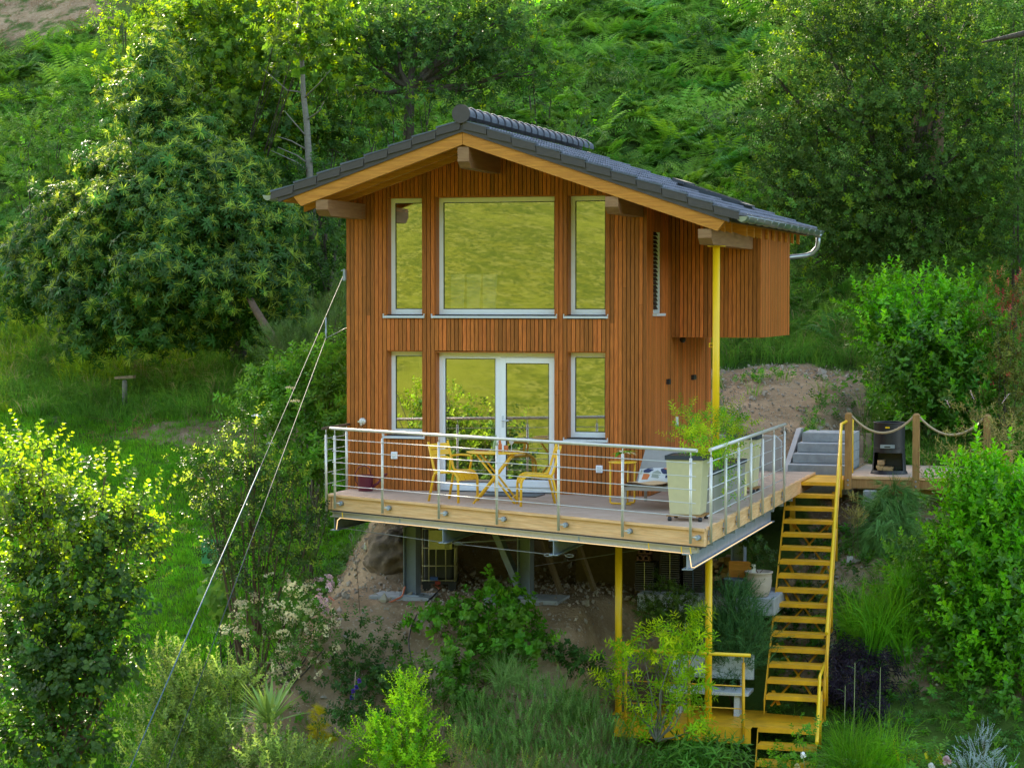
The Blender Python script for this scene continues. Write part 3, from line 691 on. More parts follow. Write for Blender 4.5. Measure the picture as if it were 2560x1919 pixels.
# yellow round posts
def ypost(x, y, z0, z1, lab):
    t = thing('yellow_post', lab, 'post', (x,y,z0), 0, 'yellow steel posts')
    MB().tube([(x,y,z0+.01),(x,y,z1-.012)], .052, 20).build('shaft', 'yellow', t)
    MB().box(x-.12,x+.12,y-.07,y+.07,z1-.012,z1).build('cap_plate', 'yellow', t); MB().box(x-.09,x+.09,y-.09,y+.09,z0,z0+.01).build('base_plate','yellow',t); return t
pt = zt(5.945,-.03)-.215
t = ypost(5.945,-.74,.0,pt-.002,'tall yellow steel post on the terrace carrying the roof beam end')
MB().tube([(5.90,-.74,2.30),(5.85,-.76,2.30),(5.85,-.76,2.25),(5.90,-.74,2.25)], .008, 6).build('hook', 'yellow', t)
ypost(5.87,-.84,-3.10,-.548,'yellow steel post under the terrace passing in front of the granite bench')
ypost(4.55,-.90,-3.10,-.548,'yellow steel post under the terrace at the left end of the yellow platform')
# railings -------------------------------------------------------
def post(parent, x, y, zb, zt_, r=.0195, m='stainless'):
    s = MB(); s.tube([(x,y,zb),(x,y,zt_-.09)], r, 12); s.tube([(x,y,zt_-.09),(x,y,zt_)], .007, 8); s.tube([(x,y,zt_-.105),(x,y,zt_-.085)], r*.8, 10)
    return s.build('railing_post', m, parent)
RL1 = thing('steel_railing', 'stainless steel railing with five thin rods along the front edge of the terrace', 'railing', tuple(along(0,-.06,0)), 0, 'stainless railings around the terrace')
n = 6; ps = [.02] + [.30+1.0*0 for _ in range(0)]
fp = [.03, .98, 1.98, 3.02, 4.08, 5.22, 6.46]
pxs = [838, 957, 1098, 1243, 1397, 1557, 1727]
fp = []
for px in pxs:
    # distance along the front edge for a given pixel column
    lo, hi = 0, LF
    for _ in range(40):
        md = (lo+hi)/2; p = np.array(along(md,-.06,0)); dd = p-CAMP; x_ = PW/2+FPX*(dd@RGT)/(dd@FWD)
        lo, hi = (md, hi) if x_ < px else (lo, md)
    fp.append(lo)
for k, p in enumerate(fp):
    q = along(p,-.066); post(RL1, q.x, q.y, -.20, .985)
    c = along(p+.09,-.028,-.12); s = MB(); d_ = -n1; s.tube([tuple(c+n1*.03), tuple(c+d_*.02)], .034, 14); s.build('fixing_disc', 'galv', RL1)
    s = MB(); a_, b_ = along(p,-.055,-.12), along(p+.09,-.04,-.12); s.tube([tuple(a_),tuple(b_)], .012, 6); s.build('fixing_arm', 'stainless', RL1)
s = MB(); s.tube([tuple(along(fp[0]-.10,-.066,1.0)), tuple(along(fp[-1]+.10,-.066,1.0))], .024, 14); s.build('handrail', 'stainless', RL1)
for k in range(5):
    z = .84-.172*k; s = MB(); s.tube([tuple(along(fp[0]-.03,-.066-.021,z)), tuple(along(fp[-1]+.10,-.066-.021,z))], .0062, 6); s.build('rod', 'rod_steel', RL1)
RL2 = thing('steel_railing', 'stainless steel railing with thin rods along the right terrace edge beside the stairs', 'railing', (6.52,-4.1,0), 0, 'stainless railings around the terrace')
pys = []
for px in (1777, 1814, 1846, 1877, 1906, 1934, 1960):
    q = at(px, 1100, X=6.52); pys.append(q[1])
for y in pys:
    post(RL2, 6.525, y, -.20, .985)
    s = MB(); s.box(6.476,6.484,y+.07,y+.17,-.18,-.05); s.build('fixing_plate', 'galv', RL2)
    s = MB(); s.tube([(6.525,y,-.12),(6.48,y+.06,-.12)], .012, 6); s.build('fixing_arm','stainless',RL2)
s = MB(); s.tube([(6.525,pys[0]-.06,1.0),(6.525,pys[-1]+.06,1.0)], .024, 14); s.build('handrail', 'stainless', RL2)
for k in range(5):
    z = .84-.172*k; s = MB(); s.tube([(6.502,pys[0]-.13,z),(6.502,pys[-1]+.03,z)], .0062, 6); s.build('rod', 'rod_steel', RL2)
RL3 = thing('steel_railing', 'short railing with a brown handrail from the left terrace corner to the house', 'railing', (.03,-.9,0), 0, 'stainless railings around the terrace')
for y in (-1.0, -.12): post(RL3, .045, y, -.25 if y < -.5 else -.02, .985)
MB().tube([(.045,-1.14,1.0),(.045,-.01,1.0)], .022, 12).build('handrail', 'bark_brown', RL3)
for k in range(5):
    z = .84-.172*k; MB().tube([(.03,-1.05,z),(.03,.0,z)], .0045, 6).build('rod', 'rod_steel', RL3)
# yellow stairs ---------------------------------------------------
ST = thing('yellow_stairs', 'long open-tread steel staircase painted mustard yellow descending beside the terrace', 'stairs', (6.66,3.9,-.05))
def strow(i):                        # (left x, front y, z) of tread i, i=0 is the landing
    t = i/15.0; return 6.24+.44*t, 3.86-4.62*t, -.05-.18*i
WS = .83
def tread(x, y, z, dp, nm='tread'):
    s = MB(); s.box(x+.008, x+WS-.008, y, y+dp, z-.006, z); s.box(x+.008, x+WS-.008, y-.004, y, z-.058, z); s.box(x+.008, x+WS-.008, y+dp-.006, y+dp, z-.05, z-.006)
    return s.build(nm, 'mustard', ST)
x, y, z = strow(0); tread(x, y, z, 1.45, 'landing')
for i in range(1, 16):
    x, y, z = strow(i); tread(x, y, z, .27)
    for u in (-.012, WS+.006): MB().box(x+u,x+u+.007,y+.05,y+.07,z-.045,z-.025).box(x+u,x+u+.007,y+.19,y+.21,z-.045,z-.025).build('bolt','galv',ST)
def stringer(off, i0, i1, sx, dz=-.10):
    a = strow(i0); b = strow(i1); s = MB(); s.hexa([(a[0]+off,a[1],a[2]-.20),(a[0]+off+sx,a[1],a[2]-.20),(b[0]+off+sx,b[1]-.04,b[2]-.22),(b[0]+off,b[1]-.04,b[2]-.22),
        (a[0]+off,a[1],a[2]-.0),(a[0]+off+sx,a[1],a[2]-.0),(b[0]+off+sx,b[1]-.04,b[2]+.0),(b[0]+off,b[1]-.04,b[2]+.0)][:8]); return s
for off in (-.005, WS-.004): 
    s = stringer(off, 0, 15.2, .009); x, y, z = strow(0); s.box(x+off, x+off+.009, y+.002, y+1.45, z-.16, z); s.build('stringer', 'mustard', ST)
def sp(i, u, dz): x, y, z = strow(i); return (x+u, y+.15, z+dz)
s = MB()
for i0 in (2, 6.5, 11):
    s.bar(sp(i0,.06,-.18), sp(i0+3.8,WS-.06,-.22), .03, .012); s.bar(sp(i0,WS-.06,-.18), sp(i0+3.8,.06,-.22), .03, .012)
s.build('cross_brace', 'mustard', ST)
for i0, u in ((2,.07),(2,WS-.07),(5.2,.09),(5.2,WS-.09),(7.3,.07),(7.3,WS-.07),(14,.07)):
    sg = 1 if u < .4 else -1; MB().bar(sp(i0,u,-.19), sp(i0+.7,u+sg*.10,-.22), .05, .02).build('brace_bracket', 'mustard', ST)
x, y, z = strow(0)
MB().box(x+.04,x+.12,y+.06,y+.14,z-1.0,z-.16).build('leg', 'mustard', ST); MB().box(x+WS-.10,x+WS-.02,y+.06,y+.14,z-1.0,z-.16).build('leg', 'mustard', ST)
# handrail on the right
def hr(i, dz): x, y, z = strow(i); return (x+WS+.05, y+.02, z+dz)
x, y, z = strow(0); s = MB(); top_ = (x+WS+.05, y+1.40, z+.98)
s.tube([top_, hr(0,.95), hr(15,.93)], .024, 12); s.build('handrail', 'yellow', ST)
s = MB(); s.tube([(top_[0],top_[1],-.10), top_], .024, 10); s.build('rail_post', 'yellow', ST)
for i in (0.2, 5, 10, 14.6): s = MB(); s.tube([hr(i,-.20), hr(i,.93)], .020, 10); s.build('rail_post', 'mustard', ST)
for dz in (.32,.62): MB().tube([hr(0,dz), hr(15,dz-.02)], .010, 8).build('mid_rail', 'mustard', ST)
# lower platform and lower flight
PF = thing('yellow_platform', 'mustard yellow sheet steel landing with front railing below the terrace', 'platform', (5.6,-1.0,-3.1))
MB().box(4.62,6.60,-1.45,-.08,-3.108,-3.10).build('floor_sheet', 'mustard', PF)
MB().hexa([(4.62,-1.47,-3.32),(6.60,-1.47,-3.32),(6.60,-1.45,-3.32),(4.62,-1.45,-3.32),(4.62,-1.47,-3.06),(6.60,-1.47,-3.10),(6.60,-1.45,-3.10),(4.62,-1.45,-3.06)]).build('front_sheet','mustard',PF)
MB().hexa([(6.602,-1.30,-3.11),(7.50,-1.30,-3.11),(7.52,-.50,-3.09),(6.602,-.35,-3.09),(6.602,-1.30,-3.10),(7.50,-1.30,-3.10),(7.52,-.50,-3.08),(6.602,-.35,-3.08)]).build('stair_landing','mustard',PF)
fpx = [(4.80,-1.50),(5.72,-1.50),(6.50,-1.50)]
for (x, y) in fpx: post(PF, x, y, -3.30, -2.08, .022, 'mustard')
MB().tube([(4.70,-1.50,-2.06),(6.60,-1.50,-2.06)], .026, 12).build('handrail', 'yellow', PF)
for z in (-2.50,-2.82): MB().tube([(4.75,-1.50,z),(6.52,-1.50,z)], .009, 8).build('rod', 'mustard', PF)
MB().tube([(4.70,-1.44,-2.06),(4.70,-.2,-2.06)], .022, 10).build('handrail', 'yellow', PF)
LS = thing('lower_yellow_stairs', 'short lower flight of the mustard yellow steel stairs at the bottom edge of the picture', 'stairs', (7.0,-1.9,-3.9))
for i in range(5):
    x, y, z = 6.68+.04*i, -1.32-.30*i, -3.11-.18*i
    s = MB(); s.box(x,x+.82,y-.0,y+.27 if i else y+.02,z-.006,z); s.box(x,x+.82,y-.004,y,z-.06,z); s.build('tread','mustard',LS)
for off in (-.012,.823):
    s = MB(); a = (6.68+off,-1.30,-3.12); b = (6.84+off,-2.6,-3.87)
    s.hexa([(a[0],a[1],a[2]-.22),(a[0]+.01,a[1],a[2]-.22),(b[0]+.01,b[1],b[2]-.2),(b[0],b[1],b[2]-.2),(a[0],a[1],a[2]),(a[0]+.01,a[1],a[2]),(b[0]+.01,b[1],b[2]),(b[0],b[1],b[2])]); s.build('stringer','mustard',LS)
s = MB(); s.tube([(7.50,-.55,-2.28),(7.545,-1.3,-2.30+.05-.1),(7.70,-2.6,-3.02)], .024, 10); s.build('handrail','yellow',LS)
for p in ((7.52,-.62,-3.1,-2.29),(7.60,-1.6,-3.3,-2.50)): MB().tube([(p[0],p[1],p[2]),(p[0],p[1],p[3])], .02, 10).build('rail_post','mustard',LS)
# right-hand wooden deck with rope posts ---------------------------
RD = thing('side_deck', 'small wooden deck right of the stairs with rope posts along its front edge', 'deck', (8.6,5.8,0))
s = MB(); y = 4.66
while y < 7.3: s.box(7.10,10.2,y+.003,y+.137,-.03,random.uniform(-.001,.001)); y += .14
tag(s.build('deck_planks','decking',RD), kind='stuff')
MB().box(7.09,10.2,4.61,4.655,-.045,-.0).build('edge_board','spruce',RD); MB().box(7.10,10.2,4.63,4.68,-.20,-.05).build('fascia_beam','post_wood',RD)
MB().box(7.06,7.098,4.64,7.3,-.20,-.0).build('fascia_beam','post_wood',RD)
MB().box(7.45,10.2,4.9,5.0,-.30,-.205).build('bearer','post_wood',RD)
tops = []
for x in (7.15,8.26,9.40):
    s = MB(); s.box(x-.055,x+.055,4.50,4.606,-.21,1.03); s.add([(x-.055,4.50,1.03),(x+.055,4.50,1.03),(x+.055,4.606,1.03),(x-.055,4.606,1.03),(x-.03,4.52,1.06),(x+.03,4.52,1.06),(x+.03,4.585,1.06),(x-.03,4.585,1.06)],[(4,5,6,7),(0,1,5,4),(1,2,6,5),(2,3,7,6),(3,0,4,7)])
    p = s.build('rope_post','post_wood',RD); tops.append(x)
    for z in (-.06,-.14): 
        b = MB().lathe([(0,0),(.016,0),(.016,.008),(0,.008)],(0,0,0),8).build('bolt','galv',p,world=False); b.location=(x,4.50,z); b.rotation_euler=(R(90),0,0)
for a, b in zip(tops[:-1], tops[1:]):
    pts = []
    for k in range(21):
        u = k/20; pts.append((a+.05+(b-a-.1)*u, 4.55, 1.00-.27*(1-(2*u-1)**2)*(1 if a < 8 else 1.05)))
    o = MB().tube(pts, .019, 8).build('rope', 'rope', RD)
o = MB().box(7.42,7.62,4.35,4.62,-1.45,-.22).build('concrete_pier','concrete',RD,bevel=.01)
tag(MB().box(7.36,7.55,4.0,4.2,-1.55,-1.0).build('concrete_block','concrete',bevel=.01),'small grey concrete block standing in the soil below the rope-post deck','block')
# concrete stairs up to the path and the pale retaining wall
CS = thing('concrete_steps', 'four grey concrete steps leading up from the yellow landing to the dirt path', 'steps', (6.45,6.3,0))
for i in range(4):
    MB().box(5.99+.03*i, 6.98, 5.50+.33*i, 7.3, -.06+.165*i if i else -.4, .10+.165*i).build('step','concrete',CS,bevel=.008)
s = MB(); s.prism([(5.45,-.5),(7.3,-.5),(7.3,.63),(7.0,.63),(5.45,-.02)],'x',5.90,5.985); s.build('cheek_wall','concrete_wall',CS)
s = MB().prism([(5.35,-.35),(5.90,-.35),(5.90,.50),(5.80,.60),(4.8,.60),(4.8,-.35)],'y',5.35,5.47)
tag(s.build('retaining_wall','concrete_wall',bevel=.006),'pale smooth concrete retaining wall at the back of the terrace','wall')
MB()
# ------------------------------------------------------------------ terrace furniture (local coordinates, then turned and placed)
def arc(p, q, r, n=5):  return [tuple(Vector(p).lerp(Vector(q), i/n)) for i in range(n+1)]
def bentpath(pts, r=.05, n=4):
    P = [Vector(p) for p in pts]; out = [P[0]]
    for i in range(1, len(P)-1):
        a = (P[i-1]-P[i]); b = (P[i+1]-P[i]); ra = min(r, a.length*.45); rb = min(r, b.length*.45)
        p0, p1 = P[i]+a.normalized()*ra, P[i]+b.normalized()*rb
        for k in range(n+1): t = k/n; out.append(p0*(1-t)**2 + P[i]*(2*t*(1-t)) + p1*t*t)
    out.append(P[-1]); return out
def chair(name, label, arms, loc, rz):
    t = thing(name, label, 'chair', loc, rz, 'yellow garden chairs at the folding table'); W = .22
    # curved seat of five slats; +x is the front
    for k in range(5):
        y = -.19+.095*k; s = MB(); pts = bentpath([(-.21,y,.425),(.16,y,.455),(.25,y,.33)], .11)
        vs = []
        for p in pts: vs += [(p.x,p.y-.042,p.z),(p.x,p.y+.042,p.z)]
        m_ = len(pts); vs += [(a,b,c-.012) for a,b,c in vs]; fs = [(2*i,2*i+1,2*i+3,2*i+2) for i in range(m_-1)] + [(2*m_+2*i+2,2*m_+2*i+3,2*m_+2*i+1,2*m_+2*i) for i in range(m_-1)]
        fs += [(2*i,2*i+2,2*m_+2*i+2,2*m_+2*i) for i in range(m_-1)] + [(2*i+3,2*i+1,2*m_+2*i+1,2*m_+2*i+3) for i in range(m_-1)]
        s.add(vs, fs); s.build('seat_slat', 'chair_yellow', t, world=False)
    for sg in (-1, 1):
        y = sg*W; s = MB(); s.tube(bentpath([(-.30,y*1.05,.0),(-.20,y,.42),(.17,y,.445),(.245,y,.36),(.25,y,.0)], .07), .019, 8); s.build('leg', 'chair_yellow', t, world=False)
        s = MB(); s.tube(bentpath([(-.14,y,.43),(-.20,y,.44),(-.32,y,.86)], .05), .018, 8); s.build('back_upright', 'chair_yellow', t, world=False)
        if arms: s = MB(); s.tube(bentpath([(-.255,y,.64),(-.10,y*1.1,.66),(.10,y*1.12,.66),(.12,y*1.1,.60),(.09,y*1.03,.44)], .05), .017, 8); s.build('arm_rest', 'chair_yellow', t, world=False)
    for k, z in enumerate((.70,.79)):
        s = MB(); x = -.262-(z-.70)*.29; h = .038
        vs = []; n = 8
        for i in range(n+1):
            u = -1+2*i/n; xx = x-.03*(1-u*u); vs += [(xx,u*.235,z-h),(xx-.022,u*.235,z+h),(xx-.012,u*.235,z-h),(xx-.034,u*.235,z+h)]
        fs = [(4*i,4*i+4,4*i+5,4*i+1) for i in range(n)] + [(4*i+2,4*i+3,4*i+7,4*i+6) for i in range(n)] + [(4*i+1,4*i+5,4*i+7,4*i+3) for i in range(n)] + [(4*i,4*i+2,4*i+6,4*i+4) for i in range(n)]
        fs += [(0,1,3,2),(4*n,4*n+2,4*n+3,4*n+1)]; s.add(vs, fs); s.build('back_slat', 'chair_yellow', t, world=False)
    return t
chair('garden_chair','yellow metal garden armchair left of the folding table on the terrace',True,(2.24,-1.50,.0),R(-22))
chair('garden_chair','yellow metal garden chair without arms right of the folding table',False,(3.55,-1.77,.0),R(203))
# folding table
FT = thing('folding_table','yellow folding metal bistro table with crossed legs between the two yellow chairs','table',(2.88,-1.55,0),R(10))
s = MB().lathe([(0,0),(.43,.0),(.44,.012),(.42,.02),(0,.02)],(0,0,.72),8); s.build('table_top','chair_yellow',FT,world=False)
for sg in (-1,1):
    y = sg*.24
    s = MB(); s.tube([(-.30,y,.0),(.26,y,.715)], .016, 8); s.build('leg','chair_yellow',FT,world=False)
    s = MB(); s.tube([(.30,y*.86,.0),(-.26,y*.86,.715)], .016, 8); s.build('leg','chair_yellow',FT,world=False)
for x, w_ in ((-.27,.24),(.27,.206)): MB().bar((x,-w_,.10),(x,w_,.10),.02,.008).build('stretcher','chair_yellow',FT,world=False)
MB().tube([(.0,-.2,.36),(.02,-.2,.1),(.05,-.18,.05)],.006,5).build('hook','chair_yellow',FT,world=False)
def onto(x, y, z=.74): return (2.88+x, -1.55+y, z)
def lath(name, label, cat, prof, loc, m, n=14, group=None, sx=1, sy=1):
    o = MB().lathe(prof, (0,0,0), n, sx, sy).build(name, m, None); o.location = loc; return tag(o, label, cat, group)
lath('glass_bottle','clear greenish carafe standing on the yellow table','bottle',[(0,0),(.045,0),(.045,.06),(.02,.17),(.014,.22),(.018,.23),(0,.23)],onto(-.02,.05),'bottle_green')
lath('sauce_bottle','small bottle with orange-red contents in the middle of the yellow table','bottle',[(0,0),(.027,0),(.027,.10),(.012,.14),(.012,.17),(0,.17)],onto(.08,-.05),'orange')
lath('drinking_glass','short glass with a red drink at the right of the bottles','glass',[(0,0),(.028,0),(.034,.09),(0,.09)],onto(.16,-.02),'orange')
lath('wine_glass','stemmed empty glass at the right of the bottles on the yellow table','glass',[(0,0),(.03,0),(.005,.008),(.005,.09),(.035,.13),(.03,.19),(0,.19)],onto(.22,.05),'wine_glass')
lath('pepper_mill','tall thin red pepper mill on the yellow table','mill',[(0,0),(.022,0),(.015,.08),(.022,.14),(.01,.16),(.016,.19),(0,.21)],onto(.03,.10),'flesh_red')
for x, y, lab in ((-.24,.08,'folded red napkin on the left side of the yellow table'),(.30,-.04,'folded red napkin on the right side of the yellow table')):
    o = MB().box(-.09,.09,-.06,.06,0,.008).build('napkin','flesh_red',None); o.location = onto(x,y,.741); tag(o, lab, 'napkin','folded red napkins')
# side table with a plant
SX, SY = 4.70, -1.30
ts = thing('side_table','small round yellow side table with a bow-shaped metal foot beside the lounger','side table',(SX,SY,0))
MB().lathe([(0,0),(.20,0),(.205,.010),(.20,.018),(0,.018)],(SX,SY,.595),24).build('table_top','chair_yellow',ts)
for a, b in (((-.16,-.08),(.06,-.14)),((.16,.08),(-.02,.15))):
    s = MB(); s.tube(bentpath([(SX+a[0],SY+a[1],.594),(SX+a[0],SY+a[1],.02),(SX+b[0]+.10,SY+b[1]-.02,.02)],.03), .014, 8); s.build('leg','chair_yellow',ts)
MB().tube([(SX-.05,SY-.12,.02),(SX+.16,SY+.0,.02)],.012,8).build('foot_bar','chair_yellow',ts)
MB().tube([(SX+.05,SY+.12,.594),(SX+.05,SY+.12,.02)],.012,8).build('leg','chair_yellow',ts)
# lounger, its head towards the house
LG = thing('sun_lounger','taupe sun lounger with raised grey backrest behind the square planter','sun lounger',(5.25,-1.55,0),R(0))
def lp(x, y, z): return (x, y, z)
s = MB(); s.bar((-.34,-.55,.30),(-.34,.85,.30),.04,.05); s.bar((.34,-.55,.30),(.34,.85,.30),.04,.05); s.bar((-.34,-.55,.30),(.34,-.55,.30),.04,.05); s.bar((-.34,.85,.30),(.34,.85,.30),.04,.05); s.build('frame','taupe',LG,world=False)
for x, y in ((-.33,-.5),(.33,-.5),(-.33,.8),(.33,.8)): MB().bar((x,y,.28),(x*1.04,y*1.03,.0),.04,.035,(0,1,0)).build('leg','taupe',LG,world=False)
MB().hexa([(-.31,-.54,.325),(.31,-.54,.325),(.31,.08,.325),(-.31,.08,.325),(-.31,-.54,.345),(.31,-.54,.345),(.31,.08,.345),(-.31,.08,.345)]).build('seat','fabric',LG,world=False)
MB().hexa([(-.31,.09,.325),(.31,.09,.325),(.31,.70,.76),(-.31,.70,.76),(-.31,.08,.345),(.31,.08,.345),(.31,.69,.785),(-.31,.69,.785)]).build('backrest','fabric',LG,world=False)
o = MB(); 
vs = []
for i in range(9):
    for j in range(5):
        u, v_ = i/8, j/4; vs.append((5.25-.36+.62*u, -1.55-.60+.42*v_, .352+.02*math.sin(u*7)*math.sin(v_*5+1)+.004-(.06 if u < .07 else 0)))
o.add(vs, [(i*5+j, (i+1)*5+j, (i+1)*5+j+1, i*5+j+1) for i in range(8) for j in range(4)], True); o.add([(a,b,c+.02) for a,b,c in vs], [(i*5+j, (i+1)*5+j, (i+1)*5+j+1, i*5+j+1) for i in range(8) for j in range(4)], True)
tag(o.build('towel','towel',None),'peach coloured towel spread on the seat of the lounger','towel')
def pillow(w_, h_, d_, n=10):
    s = MB(); vs = []
    for sg in (1, -1):
        for i in range(n+1):
            for j in range(n+1):
                u, v_ = -1+2*i/n, -1+2*j/n; b = (1-abs(u)**3)*(1-abs(v_)**3); vs.append((u*w_/2*(1-.05*(1-abs(v_))), v_*h_/2*(1-.05*(1-abs(u))), sg*d_/2*b**.6))
    m_ = (n+1)**2; fs = []
    for i in range(n):
        for j in range(n):
            a = i*(n+1)+j; fs += [(a, a+n+1, a+n+2, a+1), (m_+a+1, m_+a+n+2, m_+a+n+1, m_+a)]
    return s.add(vs, fs, True)
CU = thing('cushion','cream cushion with navy, orange and sage shapes leaning on the lounger','cushion',(5.27,-1.66,.445),0); CU.rotation_euler = (R(33),R(-3),R(4))
pillow(.50,.36,.13).build('cover','cushion',CU,world=False)
def patch(m, poly):
    s = MB(); zs = lambda u, v_: .065*((1-abs(u/.26)**3)*(1-abs(v_/.17)**3))**.6+.004
    n = len(poly); c = (sum(p[0] for p in poly)/n, sum(p[1] for p in poly)/n); vs = [(c[0],c[1],zs(*c))] + [(p[0],p[1],zs(*p)) for p in poly]
    s.add(vs, [(0,1+i,1+(i+1)%n) for i in range(n)]); s.build('printed_shape',m,CU,world=False)
patch('navy',[(-.17,.02),(-.09,.0),(-.03,.06),(-.05,.14),(-.12,.13),(-.18,.08)]); patch('orange',[(-.19,-.12),(-.10,-.13),(-.07,-.06),(-.10,-.02),(-.17,-.01)])
patch('navy',[(.08,.02),(.16,-.12),(.20,-.05),(.17,.02),(.22,.08),(.12,.12),(.07,.08)]); patch('sage',[(-.05,-.10),(.05,-.12),(.09,-.02),(.03,.05),(-.04,.0)]); patch('orange',[(.10,.10),(.16,.13),(.20,.10),(.17,.06)])
patch('sage',[(-.23,.02),(-.20,.0),(-.19,.08),(-.22,.12)])
# planters
def planter(name, label, x, y, w0, w1, h, m, rot=0.0, troll=True, dp=None):
    t = thing(name, label, 'planter', (x,y,0), rot)
    z0 = .085 if troll else 0; dp = dp or 1
    s = MB(); s.hexa([(-w0/2,-w0/2*dp,z0),(w0/2,-w0/2*dp,z0),(w0/2,w0/2*dp,z0),(-w0/2,w0/2*dp,z0),(-w1/2,-w1/2*dp,h),(w1/2,-w1/2*dp,h),(w1/2,w1/2*dp,h),(-w1/2,w1/2*dp,h)]); s.build('box',m,t,world=False,bevel=.012)
    s = MB(); a = w1/2+.012; b = a*dp
    s.box(-a,a,-b,-b+.03,h-.045,h+.012); s.box(-a,a,b-.03,b,h-.045,h+.012); s.box(-a,-a+.03,-b+.03,b-.03,h-.045,h+.012); s.box(a-.03,a,-b+.03,b-.03,h-.045,h+.012); s.build('rim','slate_rim',t,world=False)
    MB().box(-a+.03,a-.03,-b+.03,b-.03,h+.0005,h+.004).build('soil','dark_wood',t,world=False)
    if troll:
        s = MB()
        for k in range(5): s.box(-w0/2-.04+.0,w0/2+.04,-w0/2*dp+k*w0*dp/4-.02,-w0/2*dp+k*w0*dp/4+.02,.062,.083)
        s.build('trolley_slat','post_wood',t,world=False)
        for sx in (-1,1):
            for sy in (-1,1): MB().lathe([(0,0),(.025,0),(.03,.02),(.025,.055),(0,.06)],(sx*w0/2,sy*w0/2*dp,0),10).build('caster','black_steel',t,world=False)
    return t
planter('square_planter','tall tapered beige planter on a slatted trolley at the front corner of the terrace',6.05,-3.20,.41,.50,.86,'planter_beige')
planter('rear_planter','tall tapered beige planter with dark rim farther back near the retaining wall',6.02,1.15,.36,.46,.86,'planter_beige',0,True)
planter('long_planter','long low taupe planter trough carrying the bushes between the two beige planters',5.98,-1.15,.50,.52,.58,'planter_grey',0,False,dp=4.6)
tag(MB().box(5.98,6.16,.42,.60,.0,.34).build('yellow_box','label_paper',None,bevel=.01),'small yellow box on the terrace beside the rear planter','box')
# watering can
WC = thing('watering_can','dark wine-red metal watering can with a tall looped handle by the wall','watering can',(.42,-.30,0),R(-8))
MB().lathe([(0,0),(.115,0),(.12,.01),(.125,.22),(.13,.24),(.118,.25),(0,.235)],(0,0,0),24,1,.8).build('body','wine',WC,world=False)
s = MB(); s.tube([(.09,0,.05),(.20,0,.12),(.34,0,.25)],[.028,.018,.012],10); s.lathe([(.010,0),(.035,.03),(.0,.035)],(.35,0,.25),10); s.tube([(.11,0,.20),(.27,0,.19)],.006,6); s.build('spout','wine',WC,world=False)
MB().tube([(-.10,0,.06),(-.17,0,.14),(-.18,0,.26),(-.12,0,.36),(-.02,0,.39),(.07,0,.34),(.09,0,.24)],.008,8).build('handle','wine',WC,world=False)
tag(MB().box(2.36,3.22,-.62,-.10,.002,.014).build('door_mat','black_steel',None),'dark doormat in front of the terrace door','doormat')
# fire pit stove on the side deck
FX, FY = 7.73, 5.35
FS = thing('fire_stove','black steel fire barrel with a log store in its base on the side deck','stove',(FX,FY,0))
n = 24; s = MB()
def ring(r, z): return [(FX+r*math.cos(2*math.pi*k/n-math.pi/2), FY+r*math.sin(2*math.pi*k/n-math.pi/2), z) for k in range(n)]
rings = [ring(.315,.0), ring(.305,.03), ring(.285,.06), ring(.268,.36), ring(.262,.42), ring(.262,.86)]
vs = [p for r_ in rings for p in r_]; fs = []
for j in range(5):
    for k in range(n):
        if j == 2 and (k <= 3 or k >= n-4): continue
        fs.append((j*n+k, j*n+(k+1)%n, (j+1)*n+(k+1)%n, (j+1)*n+k))
s.add(vs, fs, True); s.build('barrel','black_steel',FS)
s = MB(); s.box(FX-.19,FX+.19,FY-.13,FY+.2,.045,.058); s.box(FX-.235,FX+.235,FY-.10,FY+.2,.365,.375); s.box(FX-.20,FX+.20,FY+.10,FY+.12,.06,.36); s.build('log_shelf','black_steel',FS)
s = MB(); s.tube([tuple(p) for p in ring(.264,.86)],.012,6,closed=True); s.tube([tuple(p) for p in ring(.263,.44)],.006,6,closed=True); s.build('rim','black_steel',FS)
MB().box(FX-.12,FX+.12,FY-.275,FY-.262,.44,.50).build('drawer','galv',FS); MB().box(FX-.05,FX+.05,FY-.283,FY-.276,.455,.475).build('drawer_slot','black_steel',FS)
MB().box(FX-.035,FX+.035,FY-.274,FY-.262,.775,.80).build('name_plate','yellow',FS)
for k, (x, z, r_) in enumerate(((-.13,.065,.045),(-.035,.06,.04),(-.12,.155,.05),(.04,.06,.038),(-.16,.10,.03))):
    o = MB().box(FX+x-r_,FX+x+r_,FY-.20-.01*k,FY+.06,z,z+r_*1.5).build('firewood_log','log',None); tag(o,['split log at the bottom left in the base of the fire barrel','split log beside the bottom left one in the fire barrel','large split log on top of the pile in the fire barrel','right-hand split log in the fire barrel','narrow split log at the far left in the fire barrel'][k],'firewood','split logs in the base of the fire barrel')
# granite bench
yb = -.24; G = thing('granite_bench','grey granite bench with a solid slab back on the yellow platform','bench',(5.85,yb,-3.1))
MB().box(5.20,6.42,yb+.02,yb+.08,-2.63,-2.26).build('back_slab','granite',G,bevel=.008)
MB().box(5.18,6.42,yb-.42,yb+.03,-2.80,-2.75).build('seat_slab','granite',G,bevel=.008)
for x in (5.38,6.24):
    MB().prism([(yb-.38,-3.1),(yb+.0,-3.1),(yb-.04,-2.802),(yb-.34,-2.802)],'x',x-.04,x+.04).build('leg','granite',G); MB().box(x-.03,x+.03,yb+.082,yb+.12,-3.1,-2.35).build('back_support','granite',G)
tag(MB().box(4.68,5.05,-.75,-.45,-3.095,-2.55).build('brown_box','dark_wood',None,bevel=.01),'brown planter box at the left end of the yellow platform','planter')
